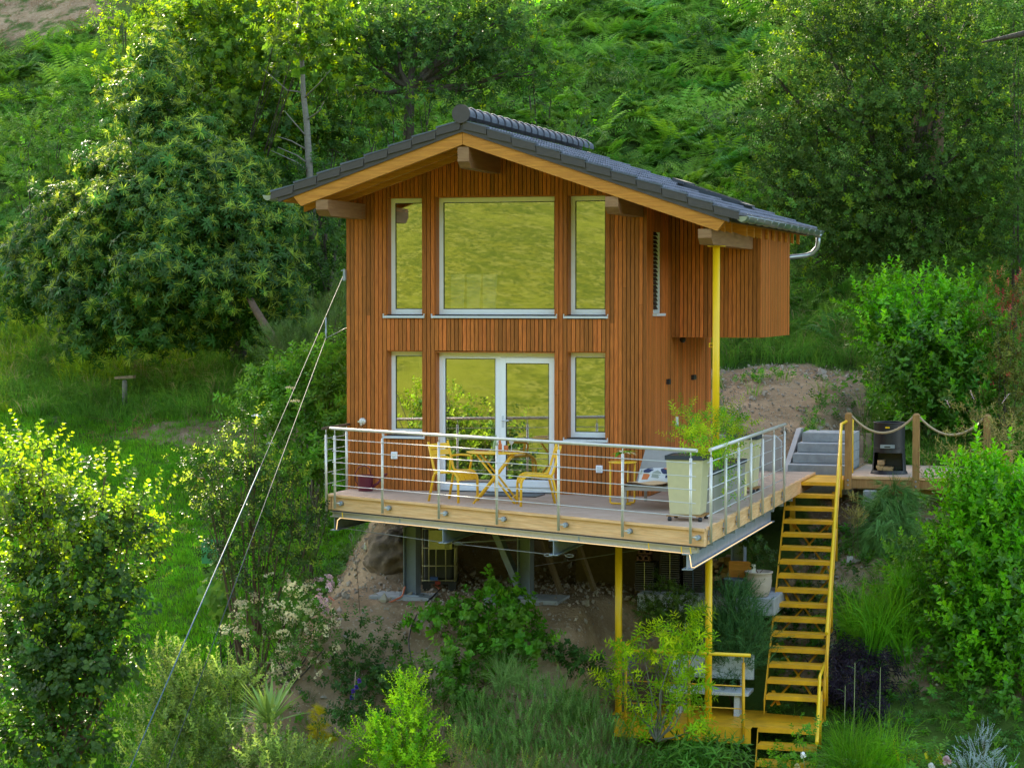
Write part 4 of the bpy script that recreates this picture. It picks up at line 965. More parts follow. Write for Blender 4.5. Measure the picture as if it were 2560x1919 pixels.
# water tank in a cage on a pallet
WT = thing('water_tank','black plastic water tank in a yellowish wire cage on a black pallet under the terrace','water tank',(1.07,.50,-1.62),R(16))
tw, td, th = .50, 1.0, .98
MB().box(.02,tw-.02,.0,td-.02,.16,th).build('tank','black_plastic',WT,world=False,bevel=.05)
for x in (.0,.10,.21,.36,tw): MB().tube([(x,-.012,.15),(x,-.012,th)],.011,6).build('cage_bar','cage',WT,world=False)
for y in (.14,.30,.46,.62,.78,.94): MB().tube([(tw+.012,y,.15),(tw+.012,y,th)],.009,6).build('cage_bar','cage',WT,world=False)
for z in (.17,.40,.68,th): MB().tube([(-.01,-.025,z),(tw+.022,-.025,z),(tw+.026,td,z)],.010,6).build('cage_ring','cage',WT,world=False)
MB().box(-.02,tw+.04,-.04,td,.11,.15).build('pallet_top','black_plastic',WT,world=False)
for x in (.0,.40): MB().box(x,x+.12,-.03,.10,.0,.11).build('pallet_foot','black_plastic',WT,world=False)
MB().box(.0,.12,td-.2,td,.0,.11).box(.40,.52,td-.2,td,.0,.11).build('pallet_foot','black_plastic',WT,world=False)
lb = MB().box(.10,.46,-.045,-.038,.66,.96).build('label_plate','label_paper',WT,world=False)
s = MB(); yy = -.047; 
s.box(.345,.44,yy,yy+.001,.87,.90); s.box(.35,.36,yy,yy+.001,.74,.85); s.box(.43,.44,yy,yy+.001,.74,.85); s.box(.36,.43,yy,yy+.001,.84,.85); s.box(.36,.43,yy,yy+.001,.74,.75); s.box(.375,.415,yy,yy+.001,.77,.81)
for k in range(3): s.box(.345,.42,yy,yy+.001,.72-.02*k,.728-.02*k)
s.build('label_print','ink',lb,world=False)
s = MB(); s.box(.12,.24,-.10,-.02,.18,.23); s.build('valve','blue_plastic',WT,world=False); MB().box(.20,.28,-.13,-.05,.12,.17).build('valve_cap','red_plastic',WT,world=False)
def ground_path(pts, r, m, name, label, cat):
    P = []
    for i in range(len(pts)-1):
        for k in range(8):
            t = k/8; a, b = pts[i], pts[i+1]; P.append(tuple(a[j]+(b[j]-a[j])*t for j in range(3)))
    P.append(pts[-1]); P = [Vector(p) for p in P]
    for _ in range(4): P = [P[0]]+[(P[i-1]+P[i]*2+P[i+1])/4 for i in range(1,len(P)-1)]+[P[-1]]
    return tag(MB().tube(P, r, 8).build(name, m, None), label, cat)
def gz(px, py, z=-1.62, dz=.02): p = at(px, py, Z=z); return (p[0], p[1], ground_z(p[0],p[1])+dz)
hp = []
for px, py, Y in ((1013,1465,-.2),(1006,1490,-.35),(975,1505,-.5),(925,1517,-.55),(880,1520,-.55),(845,1508,-.5),(822,1490,-.4)): q = at(px,py,Y=Y); hp.append(tuple(q))
ground_path(hp, .014, 'orange_hose','garden_hose','orange garden hose curving over the soil left of the steel column','hose')
hp = [tuple(at(px,py,Y=Y)) for px,py,Y in ((1100,1472,.5),(1088,1462,.6),(1068,1450,.68),(1063,1420,.72),(1072,1380,.72),(1060,1362,.72))]
ground_path(hp, .014, 'orange_hose','tank_hose','orange hose hanging down the front of the black water tank','hose')
hp = [tuple(at(px,py,Y=Y)) for px,py,Y in ((1100,1472,.4),(1078,1495,-.3),(1050,1520,-.6),(1030,1560,-1.0),(1020,1600,-1.5),(1028,1650,-1.9))]
ground_path(hp, .012, 'black_hose','black_hose','thin black hose running down the slope from the water tank','hose')
# boulder / bank
def rock(name, label, c, r, m='rock', n=14, seed=0, cat='boulder'):
    s = MB(); vs = []
    for i in range(n+1):
        th_ = math.pi*i/n
        for k in range(2*n):
            ph = math.pi*k/n; d_ = Vector((math.sin(th_)*math.cos(ph), math.sin(th_)*math.sin(ph), math.cos(th_)))
            f = 1+.30*mnoise.fractal(d_*1.2+Vector((seed,0,0)),1,2,3)+.16*mnoise.turbulence(d_*3.5+Vector((0,seed,0)),5,True); vs.append((c[0]+d_.x*r[0]*f, c[1]+d_.y*r[1]*f, c[2]+d_.z*r[2]*f))
    s.add(vs, [(i*2*n+k, i*2*n+(k+1)%(2*n), (i+1)*2*n+(k+1)%(2*n), (i+1)*2*n+k) for i in range(n) for k in range(2*n)], True)
    return tag(s.build(name, m, None), label, cat)
rock('boulder','large brown earthy boulder left of the steel column under the terrace',(.36,1.7,-1.25),(.60,.5,.46),n=44,seed=3)
# leftovers stored under the terrace
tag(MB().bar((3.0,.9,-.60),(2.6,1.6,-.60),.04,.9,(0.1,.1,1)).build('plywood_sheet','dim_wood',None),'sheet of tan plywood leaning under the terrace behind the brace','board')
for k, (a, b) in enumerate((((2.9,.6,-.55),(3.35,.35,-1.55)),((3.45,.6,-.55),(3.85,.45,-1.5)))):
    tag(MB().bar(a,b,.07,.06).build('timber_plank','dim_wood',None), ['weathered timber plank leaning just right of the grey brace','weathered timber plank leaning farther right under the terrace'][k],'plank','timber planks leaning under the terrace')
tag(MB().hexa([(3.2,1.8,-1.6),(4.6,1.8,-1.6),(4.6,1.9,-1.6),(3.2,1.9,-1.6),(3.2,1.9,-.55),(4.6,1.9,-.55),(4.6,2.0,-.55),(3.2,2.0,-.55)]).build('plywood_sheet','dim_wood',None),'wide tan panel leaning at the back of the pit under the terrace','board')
_before = set(bpy.data.objects)
sl_ = MB().box(4.62,6.72,-.10,1.2,-1.68,-1.42).build('concrete_slab','concrete',None,bevel=.01); tag(sl_,'concrete slab under the stacked roof tiles and the clay pot','slab')
for k, (x0, z1) in enumerate(((4.50,-.98),(4.90,-.62),(5.26,-.68))):
    t = thing('roof_tile_stack', ['low stack of dark roof tiles with bricks on top','tall middle stack of dark spare roof tiles with a pale tie','right-hand stack of dark spare roof tiles with a pale tie'][k], 'tile stack', (x0+.16,.42,-1.42), 0, 'stacks of spare roof tiles on the slab')
    z = -1.42
    while z < z1: 
        MB().hexa([(x0,.25,z),(x0+.30,.25,z+random.uniform(0,.006)),(x0+.30,.62,z),(x0,.62,z),(x0,.25,z+.020),(x0+.30,.25,z+.022),(x0+.30,.62,z+.02),(x0,.62,z+.02)]).build('roof_tile','roof_tile_stack',t); z += .034
    MB().box(x0+.15,x0+.16,.235,.243,-1.42,z).build('tie_strap','rope_blue' if k==2 else 'cage',t)
for k, (x, z) in enumerate(((4.52,-.965),(4.54,-.86))):
    s = MB()
    for q in ((0,.03),(.09,.12),(.18,.21)): s.box(x+q[0],x+q[1],.28,.45,z,z+.09)
    s.box(x+.03,x+.09,.28,.45,z,z+.02); s.box(x+.12,x+.18,.28,.45,z,z+.02); s.box(x,x+.21,.28,.45,z+.072,z+.0901)
    tag(s.build('hollow_brick','clay_brick',None),['lower hollow red-brown brick on the low tile stack','upper hollow red-brown brick on the low tile stack'][k],'brick')
k = 0; WP = thing('firewood_pile','pile of split firewood and offcuts behind the right yellow post','woodpile',(5.75,.9,-1.42))
for i in range(34):
    x = random.uniform(5.52,5.95); z = -1.40+.055*(i//4)+random.uniform(0,.03); r_ = random.uniform(.025,.05)
    MB().bar((x,.6+random.uniform(-.05,.05),z),(x+random.uniform(-.12,.12),1.05,z+random.uniform(-.02,.05)),r_*1.8,r_*1.3).build('firewood','log' if i%3 else 'sawn_wood',WP)
tag(MB().box(5.96,6.30,.28,.31,-1.42,-.92).build('plywood_offcut','larch',None),'upright orange-brown plywood panel beside the clay pot','board')
tag(MB().lathe([(0,0),(.14,0),(.17,.26),(.18,.27),(.165,.265),(.13,.03),(0,.03)],(6.10,-.0,-1.42),20).build('zinc_tub','tub_zinc',None),'dark grey galvanised tub left of the big clay pot','tub')
PT = thing('clay_pot','large pale ribbed clay pot at the right end of the concrete slab','plant pot',(6.45,.10,-1.42))
MB().lathe([(0,0),(.125,0),(.15,.02),(.185,.12),(.20,.24),(.195,.28),(.20,.29),(.195,.30),(.20,.31),(.197,.35),(.215,.36),(.215,.38),(.19,.38),(.17,.34),(0,.34)],(6.45,.10,-1.42),28).build('pot','pot_clay',PT)
MB().box(6.37,6.43,-.05,-.045,-1.06,-.92).build('plant_tag','tag_paper',PT)
for o in list(COL.objects):
    if o not in _before and o.parent is None: o.location = o.location + Vector((-.14,.70,-.12))
# old post with cross piece in the grass, left
p = at(312,1005,Y=9.0); zg = ground_z(p[0],p[1]); BT = thing('bird_perch','weathered grey wooden post with a small cross board in the grass below the chestnut','post',(p[0],p[1],zg))
MB().lathe([(0,0),(.06,0),(.05,.60),(.0,.62)],(p[0],p[1],zg-.05),10).build('post','bark_grey',BT); MB().hexa([(p[0]-.20,p[1]-.06,zg+.58),(p[0]+.22,p[1]-.06,zg+.60),(p[0]+.22,p[1]+.06,zg+.60),(p[0]-.20,p[1]+.06,zg+.58),(p[0]-.20,p[1]-.06,zg+.63),(p[0]+.22,p[1]-.06,zg+.66),(p[0]+.22,p[1]+.06,zg+.66),(p[0]-.20,p[1]+.06,zg+.63)]).build('cross_board','stake',BT)
# stays: two long cables from the house corner to the lower left
a = Vector((-.06,.02,3.28)); b = Vector(at(322,1925,Y=-7.2)); b += (b-a)*.10
c1 = thing('stay_cable','long bluish stay cable from the bracket on the house corner to the bottom edge','cable',tuple(a), 0, 'stay cables left of the house')
MB().tube([tuple(a), tuple(b)], .0055, 8).build('cable','cable_grey',c1)
md = a.lerp(b,.40); MB().tube([tuple(md), tuple(b)], .0085, 8).build('rope_cover','rope_blue',c1)
m0 = Vector(at(815,800,Y=-.4)); a2 = Vector((.0,1.6,2.75)); b2 = Vector(at(413,1925,Y=-7.0)); b2 += (b2-m0)*.12; m1 = Vector(at(815,845,Y=-.45))
c2_ = thing('stay_cable','thinner grey stay cable with a turnbuckle near the house wall','cable',tuple(m0), 0, 'stay cables left of the house')
MB().tube([tuple(a2), tuple(m1)], .005, 6).build('upper_wire','wire',c2_); MB().tube([tuple(m1), tuple(b2)], .0055, 8).build('cable','cable_grey',c2_)
MB().tube([tuple(m0+Vector((0,0,.04))), tuple(m0.lerp(m1,.35)), tuple(m0.lerp(m1,.65)), tuple(m1)], [.012,.008,.016,.008], 8).build('turnbuckle','galv',c2_)
tag(MB().tube([tuple(at(883,1342,Y=-.9)),tuple(at(877,1330,Y=-.9)),tuple(at(872,1340,Y=-.9)),tuple(at(880,1352,Y=-.9))],.006,5,closed=True).build('carabiner','wire',None),'steel carabiner hanging from the brace wire under the terrace','carabiner')
q = at(876,1336,Y=-.9); q2 = at(900,1535,Y=-.9); tag(MB().tube([tuple(q),tuple(at(893,1430,Y=-.9)),tuple(q2)],.005,5).build('thin_cord','twig',None),'thin dark cord hanging down from the carabiner','cord')
q = at(913,1372,Y=-.2); tag(MB().lathe([(0,0),(.03,.0),(.014,.06),(.01,.10),(0,.10)],tuple(q),10).build('hanging_bulb','white_pvc',None),'small white bulb hanging under the left of the terrace','bulb')
tag(MB().box(7.30,7.40,3.3,3.305,-1.35,-1.18).build('plant_label','tag_paper',None),'pale plant label in the soil right of the stairs','label')
# old fence posts behind the side deck
for k,(px,py,h_) in enumerate(((2152,1110,.52),(2172,1110,.58))):
    q = at(px,py,Y=7.9); z_ = ground_z(q[0],q[1]); tag(MB().hexa([(q[0]-.05,7.86,z_-.1),(q[0]+.05,7.86,z_-.1),(q[0]+.05,7.96,z_-.1),(q[0]-.05,7.96,z_-.1),(q[0]-.05,7.86,z_+h_*.75),(q[0]+.05,7.86,z_+h_*.75),(q[0]+.04,7.96,z_+h_*.75),(q[0]-.05,7.96,z_+h_*.75)]).build('wooden_post','stake',None),['left of two weathered posts behind the fire barrel','right of two weathered posts behind the fire barrel'][k],'post')
tag(MB().box(9.2,9.75,5.2,5.6,.0,.42).build('wooden_crate','post_wood',None),'light wooden box standing behind the third rope post','box')
tag(MB().box(*(lambda q:(q[0]-.03,q[0]+.28,q[1],q[1]+.02,q[2]-.15,q[2]+.25))(at(508,1385,Y=1.0))).build('green_board','mesh_green',None),'green plastic board half hidden behind the dark shrub on the lawn','board')
# ------------------------------------------------------------------ vegetation tools
# greens
foliage('fern', (0.161,0.318,0.028), .42, .5, rnd=.38, clump=.22, cscale=.5)
foliage('fern_dark', (0.084,0.217,0.032), .38, .5, rnd=.40, clump=.22, cscale=.5)
foliage('chestnut', (0.046,0.128,0.017), .30, .38, rnd=.35)
foliage('catkin', (0.344,0.445,0.053), .35, .6, rnd=.25)
foliage('maple', (0.096,0.188,0.017), .45, .45, rnd=.35)
foliage('maple_tip', (0.246,0.352,0.015), .45, .45, rnd=.2)
foliage('wood_dark', (0.058,0.133,0.022), .35, .45, rnd=.4)
foliage('wood_mid', (0.095,0.206,0.026), .40, .45, rnd=.4)
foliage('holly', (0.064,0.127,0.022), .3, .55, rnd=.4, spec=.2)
foliage('holly_sunlit', (0.160,0.260,0.019), .4, .55, rnd=.3, spec=.2)  # lighter leaf colour painted in for sunlit tips
foliage('laurel', (0.069,0.195,0.013), .28, .25, rnd=.35, spec=.6)
foliage('laurel_new', (0.170,0.460,0.013), .45, .30, rnd=.25, spec=.5)
foliage('laurel_mid', (0.111,0.305,0.011), .38, .28, rnd=.3, spec=.5)
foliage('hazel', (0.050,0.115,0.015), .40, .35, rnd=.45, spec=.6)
foliage('hazel_sunlit', (0.240,0.370,0.022), .50, .38, rnd=.3)  # bright leaf colour imitating sun on the hazel top
foliage('prunus', (0.043,0.090,0.015), .3, .35, rnd=.5)
foliage('pale_tip', (0.270,0.370,0.045), .45, .4, rnd=.3)
foliage('greygreen', (0.160,0.240,0.056), .35, .5, rnd=.35)
foliage('greygreen_new', (0.320,0.420,0.083), .45, .5, rnd=.25)
foliage('lime', (0.190,0.400,0.017), .45, .40, rnd=.35)
foliage('lime_new', (0.460,0.680,0.026), .5, .4, rnd=.2)
foliage('willow', (0.230,0.400,0.013), .45, .42, rnd=.35)
foliage('willow_sunlit', (0.500,0.600,0.019), .5, .42, rnd=.25)  # lighter leaf colour imitating sun on the willow shrub
foliage('grass', (0.146,0.373,0.020), .40, .5, rnd=.35, clump=.4, cscale=.7)
foliage('grass_dark', (0.109,0.248,0.028), .38, .5, rnd=.4, clump=.35)
foliage('grass_blue', (0.244,0.391,0.118), .35, .5, rnd=.3)
foliage('grass_sunlit', (0.240,0.360,0.022), .4, .5, rnd=.35)  # yellow colour stands in for the sun patch on the left bank
foliage('straw', (0.322,0.265,0.133), .3, .7, rnd=.3)
foliage('dead', (0.248,0.132,0.065), .2, .8, rnd=.35)
foliage('bamboo', (0.080,0.216,0.019), .35, .35, rnd=.3)
foliage('elder', (0.128,0.292,0.029), .38, .42, rnd=.35)
foliage('black_elder', (0.028,0.019,0.036), .15, .45, rnd=.4)
foliage('conifer', (0.137,0.295,0.068), .15, .55, rnd=.3)
foliage('pine', (0.113,0.203,0.039), .15, .5, rnd=.3)
foliage('box', (0.060,0.116,0.012), .3, .4, rnd=.35)
foliage('wormwood', (0.069,0.175,0.048), .25, .5, rnd=.3)
foliage('salvia', (0.141,0.270,0.055), .3, .5, rnd=.35)
foliage('yellow_conifer', (0.517,0.437,0.012), .3, .5, rnd=.2)
foliage('yucca', (0.241,0.366,0.086), .25, .4, rnd=.15)
foliage('ivy', (0.072,0.185,0.026), .25, .35, rnd=.4)
foliage('vine', (0.098,0.246,0.017), .42, .38, rnd=.4)
foliage('big_leaf', (0.119,0.246,0.038), .4, .42, rnd=.25)
foliage('silver', (0.483,0.575,0.604), .25, .6, rnd=.2)
foliage('olive_plant', (0.283,0.263,0.076), .3, .5, rnd=.3)
foliage('photinia', (0.153,0.164,0.026), .35, .35, rnd=.4)
foliage('red_tip', (0.437,0.069,0.060), .4, .4, rnd=.3)
foliage('cream_flower', (0.759,0.667,0.435), .3, .7, rnd=.2)
foliage('white_flower', (0.897,0.874,0.894), .3, .7, rnd=.1)
foliage('pink_flower', (0.713,0.529,0.580), .3, .7, rnd=.15)
foliage('purple_flower', (0.115,0.057,0.411), .3, .6, rnd=.3)
foliage('yellow_flower', (0.805,0.632,0.012), .3, .6, rnd=.15)
foliage('nandina', (0.148,0.391,0.022), .42, .4, rnd=.3); foliage('nandina_new', (0.419,0.536,0.019), .5, .4, rnd=.25)

def unit(v): v = np.asarray(v, float); return v/(np.linalg.norm(v)+1e-9)
class P:            # a sprig prototype: verts, faces, material slots
    def __init__(s): s.v = []; s.f = []; s.m = []
    def leaf(s, b, d, nrm, L, W, droop=.15, fold=.15, m=0, simple=False):
        b = np.array(b, float); d = unit(d); sd_ = unit(np.cross(d, nrm)); n_ = np.cross(sd_, d); i = len(s.v)
        def q(t, w, c=0): return tuple(b + d*(L*t) - n_*(droop*L*t*t) + sd_*(w*W/2) + n_*(c*W))
        if simple:
            s.v += [q(0,0), q(.45,-1,fold), q(1,0), q(.45,1,fold)]; s.f += [(i,i+3,i+2),(i,i+2,i+1)]; s.m += [m,m]
        else:
            s.v += [q(0,0), q(.35,-1,fold), q(.35,0), q(.35,1,fold), q(.72,-.72,fold*.7), q(.72,0), q(.72,.72,fold*.7), q(1,0)]
            s.f += [(i,i+2,i+1),(i,i+3,i+2),(i+1,i+2,i+5,i+4),(i+2,i+3,i+6,i+5),(i+4,i+5,i+7),(i+5,i+6,i+7)]; s.m += [m]*6
        return s
    def strip(s, pts, w0, w1, m=0, nrm=(0,0,1)):
        pts = [np.array(p, float) for p in pts]; n = len(pts); i = len(s.v)
        for k, p in enumerate(pts):
            t = unit(pts[min(k+1,n-1)]-pts[max(k-1,0)]); sd_ = unit(np.cross(t, nrm)); w = (w0+(w1-w0)*k/(n-1))/2
            s.v += [tuple(p-sd_*w), tuple(p+sd_*w)]
        for k in range(n-1): s.f.append((i+2*k,i+2*k+1,i+2*k+3,i+2*k+2)); s.m.append(m)
        return s
    def stem(s, a, b, r, m=0):
        return s.strip([a, b], r*2, r, m, nrm=(1,.3,.2))
rr = random.uniform
def rdir(up=0.0):
    v = np.array([random.gauss(0,1), random.gauss(0,1), random.gauss(0,1)+up]); return unit(v)
def sprig(n, L, W, length, spread=.9, droop=.2, tipn=0, simple=True, m=0, mt=1, fold=.15, stemm=None, jit=.25):
    """leaves alternating along a short shoot that runs up +z"""
    p = P()
    for k in range(n):
        t = (k+.5)/n; a = k*2.4+rr(-.4,.4); out = np.array([math.cos(a), math.sin(a), .35+.6*t+rr(-jit,jit)])
        if spread < .5: out[2] += 1
        p.leaf((math.cos(a)*.004, math.sin(a)*.004, t*length), out, (0,0,1), L*rr(.8,1.15)*(1-.25*t), W*rr(.85,1.1), droop, fold, mt if k >= n-tipn else m, simple)
    if stemm is not None: p.stem((0,0,-length*.2), (0,0,length), .004, stemm)
    return p
def rosette(n, L, W, droop, ncat=0, Lc=.2, m=0, mc=1):
    p = P()
    for k in range(n):
        a = 2*math.pi*k/n+rr(-.2,.2); e = rr(-.25,.5); p.leaf((0,0,rr(0,.06)), (math.cos(a),math.sin(a),e), (0,0,1), L*rr(.8,1.1), W, droop, .12, m)
    for k in range(ncat):
        a = rr(0,6.28); e = rr(.2,1.4); d = np.array([math.cos(a),math.sin(a),e]); d = unit(d); q = [d*(Lc*t)*rr(.95,1.05)-np.array([0,0,.25*Lc*t*t]) for t in (0,.35,.7,1)]
        p.strip([x+np.array([0,0,.04]) for x in q], .012, .009, mc, nrm=(.3,.5,.7))
    return p
def frond(p, d0, L, W, m, npin=13, lift=.8, droop=1.1):
    d0 = unit(d0); prev = None; base = np.zeros(3)
    for k in range(npin):
        t = (k+1.5)/(npin+.5); pos = d0*(L*t)*(.75) + np.array([0,0,1])*(L*(lift*t-droop*.75*t*t)); 
        tan = unit(d0*.75 + np.array([0,0,1])*(lift-droop*1.5*t)); sd_ = unit(np.cross(tan,(0,0,1))); w = W*math.sin(math.pi*min(1,(.12+.88*t))**.8)*(1.02-t*.6)
        if t < .18: continue
        for sg in (-1,1): p.leaf(pos, sd_*sg+tan*.35-np.array([0,0,.12]), np.cross(sd_,tan)*(1), w*rr(.85,1.1), w*.26, .15, .0, m, True)
    p.strip([np.zeros(3), d0*(L*.35*.75)+np.array([0,0,L*(lift*.35-droop*.75*.1225)]), d0*(L*.75)+np.array([0,0,L*(lift-droop*.75)])], .010, .004, m)
def fern_plant(L=.75, n=7, m=0):
    p = P(); a0 = rr(0,6)
    for k in range(n): a = a0+2*math.pi*k/n+rr(-.3,.3); frond(p, (math.cos(a),math.sin(a),0), L*rr(.75,1.1), .20*L/.75, m, lift=rr(.65,1.1), droop=rr(.75,1.1))
    return p
def grass_tuft(n, h, w, lean=.4, m=0, seg=3, curl=.5, base=.05):
    p = P()
    for k in range(n):
        a = rr(0,6.28); r_ = base*math.sqrt(rr(0,1)); L = h*rr(.55,1.15); le = lean*rr(.2,1.2); b = np.array([r_*math.cos(a), r_*math.sin(a), 0]); d = np.array([math.cos(a+rr(-.6,.6)), math.sin(a+rr(-.6,.6)), 0])
        pts = [b + d*(L*le*t*t) + np.array([0,0,L*(t-curl*le*t*t*t*.9)]) for t in [j/seg for j in range(seg+1)]]
        p.strip(pts, w, w*.12, m, nrm=(math.sin(a*3),math.cos(a*3),.1))
    return p
def umbel(n, r_, s_, m=0):
    p = P()
    for k in range(n):
        a = rr(0,6.28); q = r_*math.sqrt(rr(0,1)); p.leaf((q*math.cos(a),q*math.sin(a),.02+.3*(r_-q)), rdir(.8), (0,0,1), s_, s_, 0, .1, m, True); p.leaf((q*math.cos(a),q*math.sin(a),.02+.3*(r_-q)), rdir(.8), (0,1,0), s_, s_, 0, .1, m, True)
    return p
def protos(fn, k): return [fn() for _ in range(k)]

_ng = {}
def gn_group(k):
    if k in _ng: return _ng[k]
    g = bpy.data.node_groups.new('scatter_%d' % k, 'GeometryNodeTree'); N = g.nodes.new; L = g.links.new
    g.interface.new_socket('Geometry', in_out='INPUT', socket_type='NodeSocketGeometry'); g.interface.new_socket('Geometry', in_out='OUTPUT', socket_type='NodeSocketGeometry')
    gi, go, jn = N('NodeGroupInput'), N('NodeGroupOutput'), N('GeometryNodeJoinGeometry')
    def attr(nm, ty):
        a = N('GeometryNodeInputNamedAttribute'); a.data_type = ty; a.inputs['Name'].default_value = nm; return a.outputs['Attribute']
    pid = attr('pid', 'INT'); ro = attr('rot', 'FLOAT_VECTOR'); sc = attr('siz', 'FLOAT')
    er = N('FunctionNodeEulerToRotation'); L(ro, er.inputs[0])
    def sep(val):
        c = N('FunctionNodeCompare'); c.data_type = 'INT'; c.operation = 'EQUAL'; L(pid, c.inputs[2]); c.inputs[3].default_value = val
        s = N('GeometryNodeSeparateGeometry'); s.domain = 'POINT'; L(gi.outputs[0], s.inputs[0]); L(c.outputs[0], s.inputs[1]); return s.outputs[0]
    for i in range(k):
        ins = N('GeometryNodeInstanceOnPoints'); L(sep(-1-i), ins.inputs['Points']); L(sep(i), ins.inputs['Instance']); L(er.outputs[0], ins.inputs['Rotation']); L(sc, ins.inputs['Scale']); L(ins.outputs[0], jn.inputs[0])
    L(jn.outputs[0], go.inputs[0]); _ng[k] = g; return g
NINST = [0]
def scatter(name, prs, mats, pts, dirs, sizes, which=None, parent=None, tilt=True, kind='stuff', roll=None):
    """one object: the sprig shapes plus a point cloud that carries them"""
    pts = np.asarray(pts, float); n = len(pts); k = len(prs); NINST[0] += n
    dirs = np.asarray(dirs, float); dirs = dirs/(np.linalg.norm(dirs, axis=1, keepdims=True)+1e-9)
    if which is None: which = NR.integers(0, k, n)
    th_ = np.arccos(np.clip(dirs[:,2], -1, 1)); ph = np.arctan2(dirs[:,1], dirs[:,0]); rl = NR.uniform(0, 2*np.pi, n) if roll is None else roll
    # rotation = Rz(ph) Ry(th) Rz(rl)  -> matrix -> euler xyz
    c1_, s1_, c2_, s2_, c3_, s3_ = np.cos(ph), np.sin(ph), np.cos(th_), np.sin(th_), np.cos(rl), np.sin(rl)
    m00 = c1_*c2_*c3_-s1_*s3_; m10 = s1_*c2_*c3_+c1_*s3_; m20 = -s2_*c3_; m21 = s2_*s3_; m22 = c2_
    ey = np.arctan2(-m20, np.sqrt(m00**2+m10**2)); ex = np.arctan2(m21, m22); ez = np.arctan2(m10, m00)
    V = []; F = []; MI = []; pid = []; b = 0
    for i, p in enumerate(prs):
        V += p.v; F += [tuple(b+j for j in f) for f in p.f]; MI += p.m; pid += [i]*len(p.v); b += len(p.v)
    V = np.array(V + [tuple(q) for q in pts.tolist()]); 
    me = bpy.data.meshes.new(name); me.from_pydata(V.tolist(), [], F)
    me.polygons.foreach_set('material_index', MI)
    for m in mats: me.materials.append(MATS[m])
    a = me.attributes.new('pid', 'INT', 'POINT'); a.data.foreach_set('value', np.array(pid + (-1-which).tolist(), np.int32))
    rot = np.zeros((len(V),3), np.float32); rot[b:] = np.stack([ex,ey,ez],1); a = me.attributes.new('rot','FLOAT_VECTOR','POINT'); a.data.foreach_set('vector', rot.ravel())
    sz = np.ones(len(V), np.float32); sz[b:] = sizes; a = me.attributes.new('siz','FLOAT','POINT'); a.data.foreach_set('value', sz)
    o = bpy.data.objects.new(name, me); COL.objects.link(o)
    md_ = o.modifiers.new('scatter', 'NODES'); md_.node_group = gn_group(k)
    if parent is not None:
        o.parent = parent; o.location = -Vector(parent.location)
    if kind: o['kind'] = kind
    return o
def C(cx, cy, rx, ry, Y, rz=None, w=1.0):
    """a leaf clump: centre and radii as seen in the picture (2212 px wide view) at depth plane Y"""
    p = at(cx*K, cy*K, Y=Y); s_ = K*depth(p)/FPX
    return (p, np.array([rx*s_, (rz if rz else (rx+ry)/2*s_), ry*s_]), w)
def clump_points(clumps, dens, puff=.30, per=9, up=.5, shell=.45, lean=(0,0,0)):
    """puffs of sprigs through the outer part of every clump"""
    PT_, DR = [], []
    for c, r_, w_ in clumps:
        vol = (r_[0]*r_[2])**1.0*4*w_; n = max(3, int(vol*dens))
        d = NR.normal(size=(n,3)); d /= np.linalg.norm(d,axis=1,keepdims=True); rad = (shell+(1-shell)*NR.random((n,1))**.5)
        f = 1+.22*np.sin(d[:,:1]*5+c[0])*np.cos(d[:,2:]*6+c[2]) + .12*NR.normal(size=(n,1))
        pc = c + d*r_*rad*f
        q = NR.normal(size=(n,per,3))*puff*np.array([1,1,.6]); pts = pc[:,None,:]+q
        dr = d[:,None,:]*.9 + q/puff*.35 + NR.normal(size=(n,per,3))*.35 + np.array([lean[0],lean[1],up+lean[2]])
        PT_.append(pts.reshape(-1,3)); DR.append(dr.reshape(-1,3))
    return np.concatenate(PT_), np.concatenate(DR)
def limbs(parent, base, clumps, r0, m='bark', n=6, twigs=3, name='trunk', via=None):
    s = MB(); base = Vector(base); via = Vector(via) if via is not None else None
    for c, r_, w_ in clumps:
        c = Vector(c); st = via if via is not None else base; mid = st.lerp(c,.5)+Vector((rr(-.1,.1),rr(-.1,.1),-.05*(c-st).length)); P_ = [st, st.lerp(mid,.5)+Vector((rr(-.05,.05),rr(-.05,.05),0)), mid, c]
        s.tube(P_, [r0*.62, r0*.5, r0*.35, r0*.16], n, caps=False)
        for _ in range(twigs):
            d = Vector(rdir(.3)); e = c+Vector((d.x*r_[0]*.8,d.y*r_[1]*.8,d.z*r_[2]*.8)); st2 = mid.lerp(c, rr(.1,1)); s.tube([st2, st2.lerp(e,.5)+Vector((0,0,rr(-.08,.08))), e], [r0*.22,r0*.14,r0*.05], 5, caps=False)
    if via is not None: s.tube([base, base.lerp(via,.5)+Vector((rr(-.08,.08)*r0*8,0,0)), via], [r0*1.25, r0*.95, r0*.7], max(n,10), caps=False)
    return s.build(name, m, parent)
